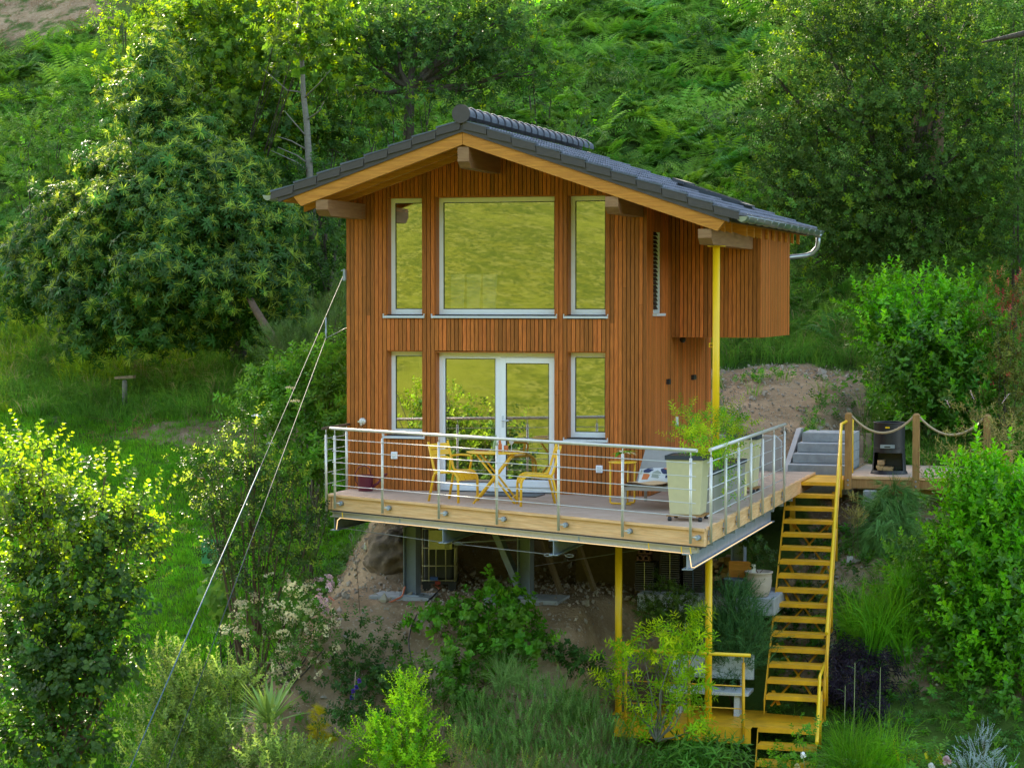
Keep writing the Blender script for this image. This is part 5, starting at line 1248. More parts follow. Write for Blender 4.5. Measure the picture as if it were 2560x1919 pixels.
def plant(name, label, cat, clumps, prs, mats, dens, size=(.8,1.2), puff=.25, per=9, up=.5, shell=.45, base=None, r0=.03, bark='bark', part='foliage', stem='trunk',
          probs=None, group=None, extra=None, via=None, twigs=3, lean=(0,0,0), tipf=None):
    if base is None:
        c = sum((q[0] for q in clumps))/len(clumps); base = (c[0], c[1], ground_z(c[0],c[1]))
    t = thing(name, label, cat, tuple(base), 0, group)
    pts, dr = clump_points(clumps, dens, puff, per, up, shell, lean); n = len(pts)
    gz_ = hgt(pts[:,0], pts[:,1]); ok = pts[:,2] > gz_+.02; pts, dr = pts[ok], dr[ok]; n = len(pts)
    if probs is None: which = NR.integers(0, len(prs), n)
    elif tipf is not None:                    # young-leaf or sunlit-coloured sprigs (the last ones) prefer the top and the outside
        zc = (pts[:,2]-pts[:,2].min())/(np.ptp(pts[:,2])+1e-6); pr = np.clip(tipf(pts, zc), 0, 1); young = NR.random(n) < pr
        k1 = probs; which = np.where(young, NR.integers(k1, len(prs), n), NR.integers(0, k1, n))
    else: which = NR.choice(len(prs), n, p=probs)
    scatter(part, prs, mats, pts, dr, NR.uniform(size[0], size[1], n), which, t, kind='stuff')
    if r0: limbs(t, base, clumps, r0, bark, twigs=twigs, name=stem, via=via)
    return t
# ------------------------------------------------------------------ the hillside: bracken, grass, soil plants
def region(n, x0, x1, y0, y1, f):
    x = NR.uniform(x0,x1,n); y = NR.uniform(y0,y1,n); k = NR.random(n) < f(x,y); x, y = x[k], y[k]; return x, y
def inview(x, y, m=120):
    z = hgt(x, y); d = np.stack([x,y,z],1)-CAMP; dd = d@FWD; px = PW/2+FPX*(d@RGT)/dd; py = PH/2-FPX*(d@UPV)/dd
    return (px > -m) & (px < PW+m) & (py > -m*1.6) & (py < PH+m*2.5)
fp_ = protos(lambda: fern_plant(.78, 8), 5); fpb = protos(lambda: fern_plant(.78, 6, 0), 2)
for nm, mt, lab, lo in (('bracken','fern','dense green bracken ferns covering the steep hillside',1),('bracken','fern_dark','darker bluish bracken mixed through the hillside',0)):
    f = lambda x, y: ((y > 13.2+.6*np.sin(x)) & ~((x < -15) & (y > 25.5+.8*np.sin(x*2))) & (NR.random(len(x)) < (.85 if lo else .40)*np.where(y > 20, .85, 1)))*1.0
    x, y = region(15000 if lo else 9000, -36, 22, 13, 32, f); k = inview(x, y); x, y = x[k], y[k]; z = hgt(x, y)
    dr = np.stack([NR.normal(0,.35,len(x)), NR.normal(-.35,.30,len(x)), np.ones(len(x))], 1)
    o = scatter(nm, fp_ if lo else fpb+fp_[:1], [mt], np.stack([x,y,z-.02],1), dr, NR.lognormal(-.05,.28,len(x))*np.where(y<16,.8,1)); tag(o, lab, 'ferns')
# short lawn
lawn = lambda x, y: ((x < -1.6) | (y > 99))*(1-.85*np.clip(dirtf(x,y),0,1))*1.0
gt = protos(lambda: grass_tuft(14, .10, .011, .6, 0, 2, .5, .10), 4)
x, y = region(60000, -16, -.8, -7, 9.5, lawn); k = inview(x, y); x, y = x[k], y[k]
tag(scatter('lawn_grass', gt, ['grass'], np.stack([x,y,hgt(x,y)],1), np.stack([NR.normal(0,.15,len(x)),NR.normal(0,.15,len(x)),np.ones(len(x))],1), NR.uniform(.7,1.4,len(x))), 'mown green lawn sloping down at the left', 'grass')
# rough grass of the banks
rg = protos(lambda: grass_tuft(22, .42, .012, .7, 0, 3, .7, .16), 4)
def bank(x, y): 
    a = ((x < -.5)&(y > 8.3)&(y < 15)) | ((x > 2.5)&(y > 5.5)&(y < 15.5)&((x<7)|(y>11))) | ((x > 7.1)&(y > 7.35)&(y<12))
    return a*(1-np.clip(dirtf(x,y)*1.6,0,1)*(x > 0)*.96)*(1-.7*np.clip(dirtf(x,y),0,1))
x, y = region(21000, -16, 14, 5.5, 15.5, bank); k = inview(x, y); x, y = x[k], y[k]
nn_ = np.array([mnoise.noise((a*.5,b*.5,9)) for a,b in zip(x,y)]); wh = np.where((x < -7.5) & (nn_+(-x-9)*.12 > .0) & (NR.random(len(x)) < .6), 1, 0); wh = np.where(NR.random(len(x)) < .06, 2, wh)
for i, (m, lab) in enumerate((('grass_dark','long dark green grass on the banks behind the house'),('grass_sunlit','tussocks coloured yellow-green as if sunlit on the left bank'),('straw','dry pale grass stalks scattered on the banks'))):
    q = wh == i; tag(scatter('bank_grass', rg, [m], np.stack([x[q],y[q],hgt(x[q],y[q])],1), np.stack([NR.normal(0,.2,q.sum()),NR.normal(-.1,.2,q.sum()),np.ones(q.sum())],1), NR.uniform(.6,1.35,q.sum())), lab, 'grass')
# low weeds that creep over soil, slope and pit edge
def weeds(x, y):
    d = np.clip(dirtf(x, y), 0, 1); n_ = np.array([mnoise.noise((a*.9,b*.9,1)) for a,b in zip(x,y)])
    low = ((x > -2.2) & (y < -.9))*np.clip(.60+n_*1.6-(1-smooth((-1.0-y)/.9))*.9, 0, 1)
    pathw = ((y > 7)&(y<12.5)&(x>4))*np.clip(n_*2.2-.25,0,1)*.6
    right = ((x > 6.6)&(y<4.5)&(y>-6))*np.clip(.8+n_, 0, 1)
    left = ((x < -1.0)&(x > -2.6)&(y < 7))*np.clip(.4+n_*1.5,0,1)
    return np.maximum.reduce([low, pathw, right, left])
wp = [sprig(7,.06,.04,.05,simple=True,jit=.5) for _ in range(3)]+[sprig(9,.045,.03,.09,simple=True) for _ in range(2)]
x, y = region(26000, -4, 11, -7.5, 12.5, weeds); k = inview(x, y); x, y = x[k], y[k]
q = NR.random(len(x)) < .5
for msk, m, lab in ((q,'ivy','dark creeping ground cover on the slope below the house'),(~q,'vine','fresh green weeds between the slope plants')):
    tag(scatter('ground_cover', wp, [m], np.stack([x[msk],y[msk],hgt(x[msk],y[msk])+NR.uniform(0,.10,msk.sum())],1), np.stack([NR.normal(0,.5,msk.sum()),NR.normal(-.3,.5,msk.sum()),np.ones(msk.sum())],1), NR.uniform(.7,1.8,msk.sum())), lab, 'ground cover')
x, y = region(4500, -2.2, 11, -7, 10, lambda x,y: weeds(x,y)*.7)
tag(scatter('slope_grass', rg, ['grass_dark'], np.stack([x,y,hgt(x,y)],1), np.stack([NR.normal(0,.3,len(x)),NR.normal(-.4,.2,len(x)),np.ones(len(x))],1), NR.uniform(.35,.85,len(x))), 'dark grass tufts on the slope around the stairs', 'grass')
# pebbles and clods on the soil
pb = []
for _ in range(3):
    p = P(); c = [tuple(np.array(rdir())*rr(.7,1.1)*np.array([1,1,.6])) for _ in range(1)]
    o8 = [(1,0,0),(0,1,0),(-1,0,0),(0,-1,0),(0,0,.6),(0,0,-.6)]; p.v = [tuple(np.array(v)*rr(.75,1.2)) for v in o8]; p.f = [(0,1,4),(1,2,4),(2,3,4),(3,0,4),(1,0,5),(2,1,5),(3,2,5),(0,3,5)]; p.m = [0]*8; pb.append(p)
x, y = region(15000, -2, 9, -4, 12.5, lambda x,y: (dirtf(x,y)>.5)*1.0)
tag(scatter('pebbles', pb, ['pebble'], np.stack([x,y,hgt(x,y)+.03],1), NR.normal(size=(len(x),3)), NR.lognormal(-4.0,.6,len(x))), 'small stones and clods lying on the bare soil', 'stones')
# dead litter top left and under the chestnut
x, y = region(5000, -30, 0, 7, 32, lambda x,y: ((y>25)&(x<-14)|((y<9)&(x<-3)&(x>-8)))*1.0)
tag(scatter('dry_litter', protos(lambda: grass_tuft(9,.35,.012,1.6,0,2,.9,.2),3), ['dead'], np.stack([x,y,hgt(x,y)+.02],1), np.stack([NR.normal(0,.6,len(x)),NR.normal(0,.6,len(x)),np.ones(len(x))],1), NR.uniform(.5,1.2,len(x))), 'brown dead twigs and litter on the upper left bank', 'litter')

# ------------------------------------------------------------------ trees behind
chl = [rosette(9,.17,.048,.45,0) for _ in range(2)]; chc = [rosette(9,.17,.048,.4,18,.21) for _ in range(3)]
chest = [C(60,640,60,50,10),C(50,560,60,50,10.5),C(160,450,60,50,10),C(590,640,60,50,9),C(560,540,60,50,9.2),C(600,480,50,50,9.6),C(520,430,60,50,9.6),C(110,620,70,70,9.5), C(215,660,95,70,9), C(330,690,90,60,8.5), C(110,520,60,60,10), C(220,540,85,70,9), C(340,590,90,75,8), C(450,620,80,65,8.2), C(560,600,70,65,8.6), C(590,690,50,50,9),
         C(290,450,90,75,9), C(400,480,85,75,8.8), C(510,500,80,70,9), C(240,370,60,50,10), C(340,360,80,60,9.5), C(430,390,80,60,9.5), C(330,270,60,50,10.5), C(400,290,60,60,10.5), C(345,170,50,45,11), C(300,210,50,40,11), C(330,110,40,35,11.5),
         C(400,700,70,40,9), C(480,700,60,40,9.5), C(190,740,60,30,9), C(500,380,70,60,10)]
cb = at(520*K,850*K,Y=11.0); base = (cb[0],cb[1],ground_z(cb[0],cb[1]))
plant('chestnut_tree','large sweet chestnut with long leaves and pale yellow-green catkin tassels at the left','tree',chest, chl+chc, ['chestnut','catkin'], 36, (.5,1.05), .24, 6, .55, .35, base=base, r0=.16, via=at(480*K,620*K,Y=10.5), probs=2, tipf=lambda p,z: .30+.30*z, twigs=2)
t = thing('leaning_trunk','bare brown leaning trunk below the right side of the chestnut crown','trunk',tuple(at(600*K,745*K,Y=10)))
MB().tube([tuple(at(610*K,762*K,Y=7.6)),tuple(at(578*K,712*K,Y=7.6)),tuple(at(548*K,662*K,Y=7.8)),tuple(at(500*K,560*K,Y=9.6))],[.10,.085,.07,.05],10).build('stem','bark_brown',t)
mp = [sprig(7,.12,.12,.16,simple=True,tipn=0,droop=.35) for _ in range(3)]; mpt = [sprig(8,.11,.10,.16,simple=True,tipn=5,droop=.35) for _ in range(2)]
maple = [C(650,60,50,40,10.9),C(645,130,35,30,10.9),C(610,20,50,40,10.9),C(400,60,70,50,14), C(480,130,70,55,13.5), C(560,60,80,50,14), C(430,190,60,50,13.5), C(520,240,70,50,13), C(600,170,70,55,13.5), C(470,310,60,45,12.5), C(560,330,60,45,12.8), C(690,70,60,50,14), C(720,170,50,55,14), C(640,270,50,50,13.5), C(640,10,70,40,14.5), C(500,10,70,40,14.5), C(700,0,60,30,14.5),C(420,0,60,30,15)]
b_ = at(445*K,470*K,Y=14.5)
plant('maple_tree','green maple with bright yellow-green leaf tips behind the grey trunk','tree',maple, mp+mpt, ['maple','maple_tip'], 12, (.8,1.3), .30, 8, .35, .3, base=(b_[0],b_[1],ground_z(b_[0],b_[1])), r0=.05, probs=3, tipf=lambda p,z: .30+.1*z, twigs=2)
gt_ = thing('grey_trunk','slender pale grey tree trunk with thin side branches rising left of the roof','tree',tuple(at(672*K,480*K,Y=11.5)))
P_ = [at(x*K,y*K,Y=11.5) for x,y in ((676,520),(672,420),(668,360),(663,270),(655,200),(652,120),(646,40),(642,-30))]
MB().tube([tuple(q) for q in P_],[.085,.08,.075,.065,.055,.045,.035,.03],10).build('stem','bark_grey',gt_)
for a, b, c in (((666,300),(640,270),(615,240)),((665,325),(630,305),(600,295)),((668,355),(640,335),(600,318)),((655,200),(620,195),(570,150)),((655,215),(690,180),(715,150)),((669,372),(640,350),(585,325)),((652,130),(630,100),(600,60)),((662,260),(690,240),(700,220))):
    MB().tube([tuple(at(p[0]*K,p[1]*K,Y=11.5-.2*i)) for i,p in enumerate((a,b,c))],[.02,.014,.006],6).build('branch','bark_grey',gt_)
sm = [sprig(9,.085,.05,.15,simple=True,droop=.2) for _ in range(3)]; smt = [sprig(9,.085,.05,.15,simple=True,tipn=6) for _ in range(2)]
def deep(name,label,cl,dens,mats,base=None,r0=.12,size=(.9,1.6),tip=.08,up=.4,puff=.32,via=None,bark='bark',per=8): 
    if base is None: c = cl[0][0]; base = (c[0],c[1]+.3,ground_z(c[0],c[1]+.3))
    return plant(name,label,'tree',cl,sm+smt,mats,dens,size,puff,per,up,.3,base=base,r0=r0,probs=3,tipf=lambda p,z: tip+0*z,via=via,bark=bark,twigs=3)
tb = at(1020*K*.865*1.0,250*K,Y=15.5)
tb = at(882*K,262*K,Y=15.5)
deep('broadleaf_tree','dark spreading tree with a forked trunk behind the roof ridge',[C(800,40,80,50,16),C(900,30,90,50,16),C(1000,50,90,55,16),C(1090,30,70,50,16.5),C(780,120,60,50,15.5),C(860,110,80,45,15.5),C(960,120,90,45,15.5),C(1060,110,80,50,16),C(1120,160,50,50,16.5),C(780,200,50,40,15.5),C(1010,190,80,30,16)],13,['wood_dark','maple_tip'],base=(tb[0],tb[1],ground_z(tb[0],tb[1])),r0=.15,via=at(885*K,190*K,Y=15.5),tip=.06)
deep('understorey_tree','dark bluish-green trees close behind the left wall of the house',[C(690,400,60,60,12),C(620,450,60,60,12),C(700,500,60,70,11.5),C(640,560,60,60,11.5),C(710,620,50,60,11),C(660,650,50,50,11.2),C(600,330,60,40,13),C(720,300,60,50,14),C(760,260,60,40,14.5)],13,['wood_dark','wood_mid'],r0=.09,tip=.25)
deep('young_tree','mid-green young tree above the left roof slope',[C(850,230,60,35,14.5),C(790,270,60,40,14),C(740,330,50,40,13.5),C(930,215,50,30,15),C(700,360,40,40,13)],9.0,['wood_mid','maple_tip'],r0=.07,tip=.18)
deep('young_tree','light green young tree right of the ridge end cap',[C(1150,120,60,60,17),C(1190,210,60,40,16),C(1260,260,60,30,15),C(1130,40,60,50,18)],7.0,['wood_mid','laurel_new'],r0=.06,tip=.15)
deep('understorey_bush','dark bushes below the chestnut in front of the bank',[C(640,780,60,50,10.5),C(560,800,50,40,11),C(700,760,50,60,10),C(450,800,70,30,12),C(380,780,60,25,12.5)],9.0,['wood_dark','wood_mid'],r0=.04,tip=.1)
deep('young_tree','light green young growth between the chestnut and the bracken at the far left',[C(60,300,50,45,15),C(130,350,50,45,14),C(40,420,45,45,14),C(140,270,45,40,15),C(200,300,40,40,14)],9,['wood_mid','lime'],r0=.05,tip=.15)
deep('woodland_tree','dark leafy tree filling the gap between the chestnut crown and the maple',[C(400,330,60,50,12.5),C(470,250,60,50,13.2),C(530,400,60,50,12),C(330,200,50,50,13.5),C(590,420,50,50,12),C(470,180,50,40,14),C(600,560,50,50,11.5),C(580,270,50,50,13)],13,['wood_dark','wood_mid'],r0=.06,tip=.25)
deep('canopy_tree','yellow-green tree crown at the top edge left of centre',[C(270,60,50,40,16),C(330,20,60,40,16),C(420,10,60,40,16),C(380,110,50,40,15),C(250,160,40,40,15)],11,['maple','maple_tip'],r0=.08,tip=.3)
for k,(px,py,Y,lab) in enumerate(((1500,60,24,'small bramble bush in the bracken at the top centre right'),(1330,150,21,'dark bramble patch in the bracken above the roof ridge'),(1560,260,19,'bramble bush in the bracken above the right roof slope'),(60,210,22,'brownish bush at the upper left edge of the bracken'))):
    plant('bramble',lab,'shrub',[C(px,py,34,20,Y),C(px+40,py+16,28,16,Y)],sm+smt,['wood_dark','wood_mid'],14,(.9,1.5),.25,7,.5,.3,r0=0,probs=3,tipf=lambda p,z:.3+0*z,group='brambles in the bracken')
hl = [sprig(10,.06,.035,.14,simple=True,droop=.1) for _ in range(3)]; hlt = [sprig(10,.06,.035,.14,simple=True,tipn=8) for _ in range(2)]
holly = [C(1700,200,60,80,13,.8),C(1790,110,90,80,13),C(1910,90,100,80,13),C(2030,90,90,80,13.5),C(1730,320,90,80,12.5),C(1850,250,110,90,12),C(1990,230,110,90,12),C(2120,200,90,90,12.5),C(1700,420,80,60,12.5),C(1790,420,90,70,12),C(1900,390,110,80,11.5),C(2030,380,110,80,11.5),C(2150,350,80,80,12),
         C(1780,510,80,50,12),C(1880,500,100,60,11.5),C(2000,510,110,60,11.5),C(2120,490,90,70,12),C(1760,20,100,50,14),C(1900,0,100,50,14),C(2060,0,80,40,14.5),C(1760,570,40,50,12.5),C(1850,560,60,30,12)]
hb = at(1990*K,620*K,Y=12.5)
plant('evergreen_tree','huge dark small-leaved evergreen tree filling the upper right with tips coloured lighter as if sunlit','tree',holly,hl+hlt,['holly','holly_sunlit'],20,(1.0,1.7),.26,9,.35,.35,base=(hb[0],hb[1],ground_z(hb[0],hb[1])),r0=.16,probs=3,tipf=lambda p,z: .06+.14*z,via=at(1980*K,420*K,Y=12.5),twigs=3)
for k,(px,wd_) in enumerate(((1971,.24),(2012,.26))):
    a = at(px*K,70*K,Y=17.5); o = MB().tube([(a[0],a[1],ground_z(a[0],a[1])-.2),(a[0]+.1,a[1],a[2]+.3),(a[0]+.15,a[1]+.2,a[2]+4)],[wd_,wd_*.9,wd_*.7],12).build('tree_trunk','bark_brown',None); tag(o,['left of the two thick brown trunks at the top right edge','right of the two thick brown trunks at the top right edge'][k],'trunk')
o = MB().tube([tuple(at(2225*K,70*K,Y=11)),tuple(at(2170*K,82*K,Y=11)),tuple(at(2120*K,92*K,Y=11))],[.06,.045,.015],8).build('bare_branch','bark',None); tag(o,'bare dark branch reaching in from the right edge near the top','branch')
deep('side_tree','dark foliage at the right edge above the laurel hedge',[C(2190,560,50,50,12.5),C(2200,450,40,60,12.5),C(2200,120,40,60,13),C(2190,30,50,40,13.5)],9,['holly','wood_mid'],r0=.06,tip=.2)
# ------------------------------------------------------------------ laurels and shrubs at the right
def lshoot(n,L,W,length,m,spread=1.0):
    p = P()
    for k in range(n):
        t = k/(n-1); a = k*2.4+rr(-.3,.3); p.leaf((0,0,t*length),(math.cos(a)*spread,math.sin(a)*spread,.35+.9*t),(0,0,1),L*rr(.85,1.1)*(1-.3*t),W,.25,.2,m)
    return p.stem((0,0,-.05),(0,0,length),.004,m)
ll = [lshoot(7,.13,.062,.18,0) for _ in range(3)]; lm = [lshoot(8,.12,.055,.20,1,.8) for _ in range(2)]; ln = [lshoot(9,.11,.050,.24,2,.7) for _ in range(3)]
def laurel(name,label,cl,dens,tipf,size=(.8,1.25),mats=('laurel','laurel_mid','laurel_new'),base=None,per=6,puff=.2,prs=None):
    return plant(name,label,'shrub',cl,prs or ll+lm+ln,list(mats),dens,size,puff,per,1.1,.45,base=base,r0=.03,probs=3,tipf=tipf,stem='stems')
laurel('laurel_bush','broad cherry laurel with bright new shoots on top, behind the rope-post deck',[C(1960,640,70,45,8.6),C(2060,660,70,50,8.6),C(1920,720,60,60,8.4),C(2010,730,80,60,8.2),C(2090,750,60,70,8.4),C(1960,810,70,60,8.2),C(2050,830,80,60,8.0),C(2110,880,50,60,8.2),C(1990,900,60,50,8.2),C(2070,930,70,50,8.0),C(1890,650,40,30,8.8)],24,lambda p,z: np.clip((z-.3)*1.7,0.12,1),size=(.8,1.25))
ph = [lshoot(7,.07,.03,.12,0) for _ in range(3)]+[lshoot(7,.06,.025,.10,1) for _ in range(2)]
laurel('photinia_shrub','shrub with reddish leaf tips at the right edge beside the laurel',[C(2150,680,45,50,8.0),C(2190,640,40,50,8.0),C(2190,730,40,60,7.9),C(2160,790,40,60,7.9),C(2200,820,40,60,7.8),C(2170,880,40,40,7.8)],26,lambda p,z: np.clip((z-.6)*1.2,.03,1),mats=('photinia','red_tip'),prs=ph,per=7)
laurel('laurel_hedge','tall bright green cherry laurel along the lower right edge',[C(2110,1080,50,70,1.8),C(2180,1060,50,70,1.6),C(2100,1180,60,70,1.5),C(2180,1170,60,80,1.3),C(2110,1290,60,70,1.2),C(2190,1290,60,80,1.0),C(2130,1390,60,60,1.0),C(2200,1400,50,70,.8),C(2150,1480,60,50,.8),C(2200,1520,50,60,.6),C(2190,1620,40,50,.6),C(2120,1030,30,30,2.0),C(2080,1350,40,50,.9),C(2090,1450,40,40,.8),C(2080,1130,30,40,1.6),C(2110,1560,40,40,.5)],44,lambda p,z: np.clip(.45+z*.6,0.03,1),size=(.8,1.25))
ol = [lshoot(8,.07,.016,.14,0,.7) for _ in range(3)]+[lshoot(6,.05,.014,.10,1,.6) for _ in range(1)]
laurel('oleander_shrub','grey-leaved shrub with a few pink buds around the third rope post',[C(2110,900,30,30,3.6),C(2130,950,50,40,3.5),C(2170,980,40,40,3.4),C(2080,1000,40,30,3.6),C(2040,1010,30,30,3.8),C(2180,920,30,40,3.4)],30,lambda p,z: np.clip((z-.85)*1.5,.0,1),mats=('olive_plant','pink_flower'),prs=ol,size=(.8,1.2))
conp = P()
for k in range(26):
    a = rr(0,6.28); e = rr(.05,.5); conp.strip([np.array([0,0,0]),np.array([math.cos(a)*.12*e*2,math.sin(a)*.12*e*2,.10]),np.array([math.cos(a)*.26*e*2,math.sin(a)*.26*e*2,.22*rr(.4,1)])],.006,.002,0,nrm=(rr(-1,1),rr(-1,1),.2))
hang = grass_tuft(26,.45,.008,.25,0,3,.3,.03)
plant('hanging_juniper','weeping green juniper hanging below the front of the side deck','shrub',[C(1925,1075,35,25,3.9),C(1915,1120,35,40,3.8),C(1910,1160,40,40,3.7),C(1945,1110,25,35,3.8)],[conp,hang],['conifer'],60,(.7,1.2),.10,7,-1.2,.3,r0=.02,bark='twig',stem='stems')
gb = grass_tuft(60,.95,.011,.65,0,5,.8,.10); gb2 = grass_tuft(50,.9,.010,.9,0,5,.9,.10)
def tussock(name,label,px,py,Y,n,m,size,spread=.12,prs=None,lean=(0,-.25,0),group=None):
    c = at(px*K,py*K,Y=Y); q = c+NR.normal(size=(n,3))*spread*np.array([1,1,.2])
    t = thing(name,label,'grass clump',tuple(c),0,group); dr = NR.normal(size=(n,3))*.18+np.array([lean[0],lean[1],1])
    scatter('blades',prs or [gb,gb2],[m],q,dr,NR.uniform(size*.8,size*1.15,n),None,t); return t
tussock('ornamental_grass','big fine-bladed grass clump right of the middle of the stairs',1905,1400,1.6,26,'grass',1.25,.28)
tussock('ornamental_grass','second fine grass clump just below the hanging juniper',1960,1310,2.2,18,'grass',1.05,.22)
tussock('ornamental_grass','upright green grass clump at the bottom right of the stairs',1865,1680,-1.8,24,'grass',1.05,.25)
tussock('ornamental_grass','bluish spiky grass tuft beside the lower stair rail',1770,1700,-2.0,5,'grass_blue',.9,.15)
plant('green_shrub','loose green shrub between the grass clump and the laurel hedge','shrub',[C(2000,1200,60,50,2.2),C(1990,1290,60,50,2.0),C(2040,1340,60,50,1.8),C(1960,1370,60,50,1.8),C(2020,1440,60,60,1.4),C(2060,1240,50,60,1.8),C(1950,1470,50,50,1.2),C(2060,1510,50,50,1.0),C(2010,1560,50,40,.8)],sm+smt,['elder','lime'],24,(.8,1.4),.2,8,.3,.35,r0=.03,probs=3,tipf=lambda p,z:.16+0*z,stem='stems')
be = [sprig(10,.09,.018,.10,simple=True,droop=.5) for _ in range(3)]
plant('black_elder','feathery almost black-purple elder right of the lower stairs','shrub',[C(1820,1430,45,35,.6),C(1880,1450,50,35,.5),C(1840,1500,60,40,.2),C(1910,1510,45,40,.2),C(1870,1560,60,35,0),C(1800,1520,40,30,-.1),C(1790,1480,30,25,-.2),C(1840,1390,30,20,.8),C(1850,1610,60,30,-.2)],be,['black_elder'],30,(.9,1.4),.14,8,.2,.3,r0=.02,bark='twig',stem='stems')
for k,(px,pt_) in enumerate(((1822,1480),(1843,1430),(1898,1440))):
    a = at(px*K,1640*K,Y=-1.0); b = at((px+4)*K,pt_*K,Y=-.9); t = thing('bamboo_cane',['left of the three thin canes in front of the black elder','middle and tallest of the three thin canes before the black elder','right of the three thin canes in front of the black elder'][k],'cane',tuple(a))
    MB().tube([tuple(a),tuple(b)],[.009,.005],6).build('stem','cane',t); p = P(); p.leaf((0,0,0),(.6,0,.5),(0,0,1),.16,.03,.4,.1,0); p.leaf((0,0,-.1),(-.6,0,.5),(0,0,1),.14,.03,.4,.1,0)
    me = bpy.data.meshes.new('leaf'); me.from_pydata(p.v,[],p.f); o = link('leaf',me,'bamboo',t,False); o.location = Vector(b)-Vector(a)
sv = [lshoot(12,.035,.010,.16,0,.5) for _ in range(3)]
plant('silver_shrub','silvery white-leaved shrub at the bottom right corner','shrub',[C(2120,1620,34,26,-1.6),C(2090,1650,34,22,-1.8),C(2150,1650,34,22,-1.8),C(2125,1590,14,20,-1.6)],sv,['silver'],70,(.5,.9),.08,8,1.2,.3,r0=.012,bark='twig',stem='stems')
fl = [umbel(26,.05,.025)]
plant('goldenrod','small yellow flower spikes along the bottom right edge','flowers',[C(1960,1640,60,16,-2.4),C(2010,1630,40,16,-2.4),C(2040,1650,30,14,-2.4)],[sprig(16,.015,.015,.16,simple=True,tipn=16,mt=1,jit=.6),sm[0]],['elder','yellow_flower'],45,(.8,1.2),.06,4,2,.3,r0=0)
rs = P()
for k in range(26): rs.leaf((0,0,0),rdir(.4),rdir(),.045,.045,-.4,.3,0)
def flower(px,py,Y,m,s_,lab,cat='rose',name='rose_bloom'):
    c = at(px*K,py*K,Y=Y); t = thing(name,lab,cat,tuple(c)); me = bpy.data.meshes.new('petals'); me.from_pydata((np.array(rs.v)*s_).tolist(),[],rs.f); link('petals',me,m,t,False)
    MB().tube([(c[0],c[1],c[2]),(c[0]+.03,c[1]+.05,c[2]-.35)],.006,5).build('stem','cane',t)
flower(2045,1642,-2.6,'pink_flower',1.5,'pale pink rose beside the silver shrub at the bottom edge'); flower(2012,1655,-2.6,'white_flower',1.2,'smaller pale rose left of the pink one at the bottom edge')
flower(1735,1630,-2.6,'white_flower',1.0,'white rose in front of the lowest stair treads'); flower(1722,1655,-2.6,'cream_flower',1.0,'cream rose below the white one at the lowest treads')
plant('rose_bush','small light green rose bush before the lowest stair treads','shrub',[C(1720,1650,40,25,-2.5),C(1790,1655,45,20,-2.5),C(1735,1590,22,30,-2.4),C(1690,1640,20,20,-2.5)],sm+smt,['vine','lime'],26,(.5,.8),.10,7,.6,.3,r0=.012,probs=3,tipf=lambda p,z:.3+0*z,bark='twig',stem='stems')
plant('dwarf_olive','small upright grey-leaved plant with a pale label right of the stairs','shrub',[C(1850,1095,12,28,3.2),C(1846,1130,14,20,3.2)],ol[:3],['olive_plant'],90,(.5,.8),.05,6,1.5,.2,r0=.01,bark='twig',stem='stems')
iv = [sprig(8,.06,.05,.06,simple=True,jit=.5) for _ in range(3)]
plant('ivy_patch','dark ivy mat spreading behind the lower stair treads','ivy',[C(1690,1420,60,40,1.4),C(1700,1490,60,30,.9),C(1680,1540,70,25,.3),C(1740,1350,50,30,1.9)],iv,['ivy'],40,(.8,1.3),.12,7,.3,.3,r0=0)
plant('pot_plant','sparse dark shrub growing out of the clay pot','shrub',[C(1640,1190,22,28,.8),C(1625,1165,16,16,.8),C(1650,1215,16,16,.8)],sm,['prunus','prunus'],55,(.4,.7),.06,6,.6,.3,base=(6.31,.80,-1.2),r0=.010,bark='twig',stem='stems')
plant('box_ball','round dark green clipped bush in front of the tile stacks','shrub',[C(1440,1300,62,45,-.6),C(1440,1330,60,35,-.8)],[sprig(10,.03,.018,.06,simple=True) for _ in range(3)],['box'],130,(.8,1.3),.06,7,.6,.6,r0=.03,stem='stems')
wm = [lshoot(12,.06,.006,.14,0,.5) for _ in range(3)]
plant('wormwood_bush','tall bluish-green feathery bush behind the granite bench','shrub',[C(1590,1320,45,45,.1),C(1560,1370,45,50,-.1),C(1620,1370,40,50,0),C(1590,1420,55,40,-.1),C(1585,1280,30,20,.2)],wm,['wormwood'],110,(.9,1.5),.09,7,1.0,.5,r0=.03,stem='stems')
wl = [sprig(12,.115,.025,.16,simple=True,droop=.35) for _ in range(3)]; wln = [sprig(12,.11,.025,.16,simple=True,tipn=12,droop=.3) for _ in range(2)]
wb = at(1420*K,1600*K,Y=-2.4)
plant('golden_willow','slender yellow-green willow-leaved shrub in front of the yellow platform','shrub',[C(1385,1385,35,32,-2.3),C(1350,1400,22,30,-2.3),C(1465,1370,40,35,-2.3),C(1520,1380,25,25,-2.3),C(1395,1460,45,35,-2.3),C(1345,1470,25,18,-2.3),C(1490,1450,35,40,-2.4),C(1400,1530,40,30,-2.4),C(1470,1520,35,30,-2.4),C(1430,1420,40,30,-2.2),C(1410,1580,40,20,-2.4),C(1490,1580,30,18,-2.4),C(1480,1345,20,20,-2.3)],wl+wln,['willow','willow_sunlit'],27,(.75,1.15),.11,6,.5,.25,base=tuple(wb),r0=.028,probs=3,tipf=lambda p,z:np.clip(.35+.4*z-(p[:,0]-4.5)*.25,0,1),bark='bark_grey',stem='stems')  # more light-coloured sprigs towards top and left, painted sun from the left
bb = [sprig(9,.20,.030,.22,simple=False,droop=.55) for _ in range(3)]
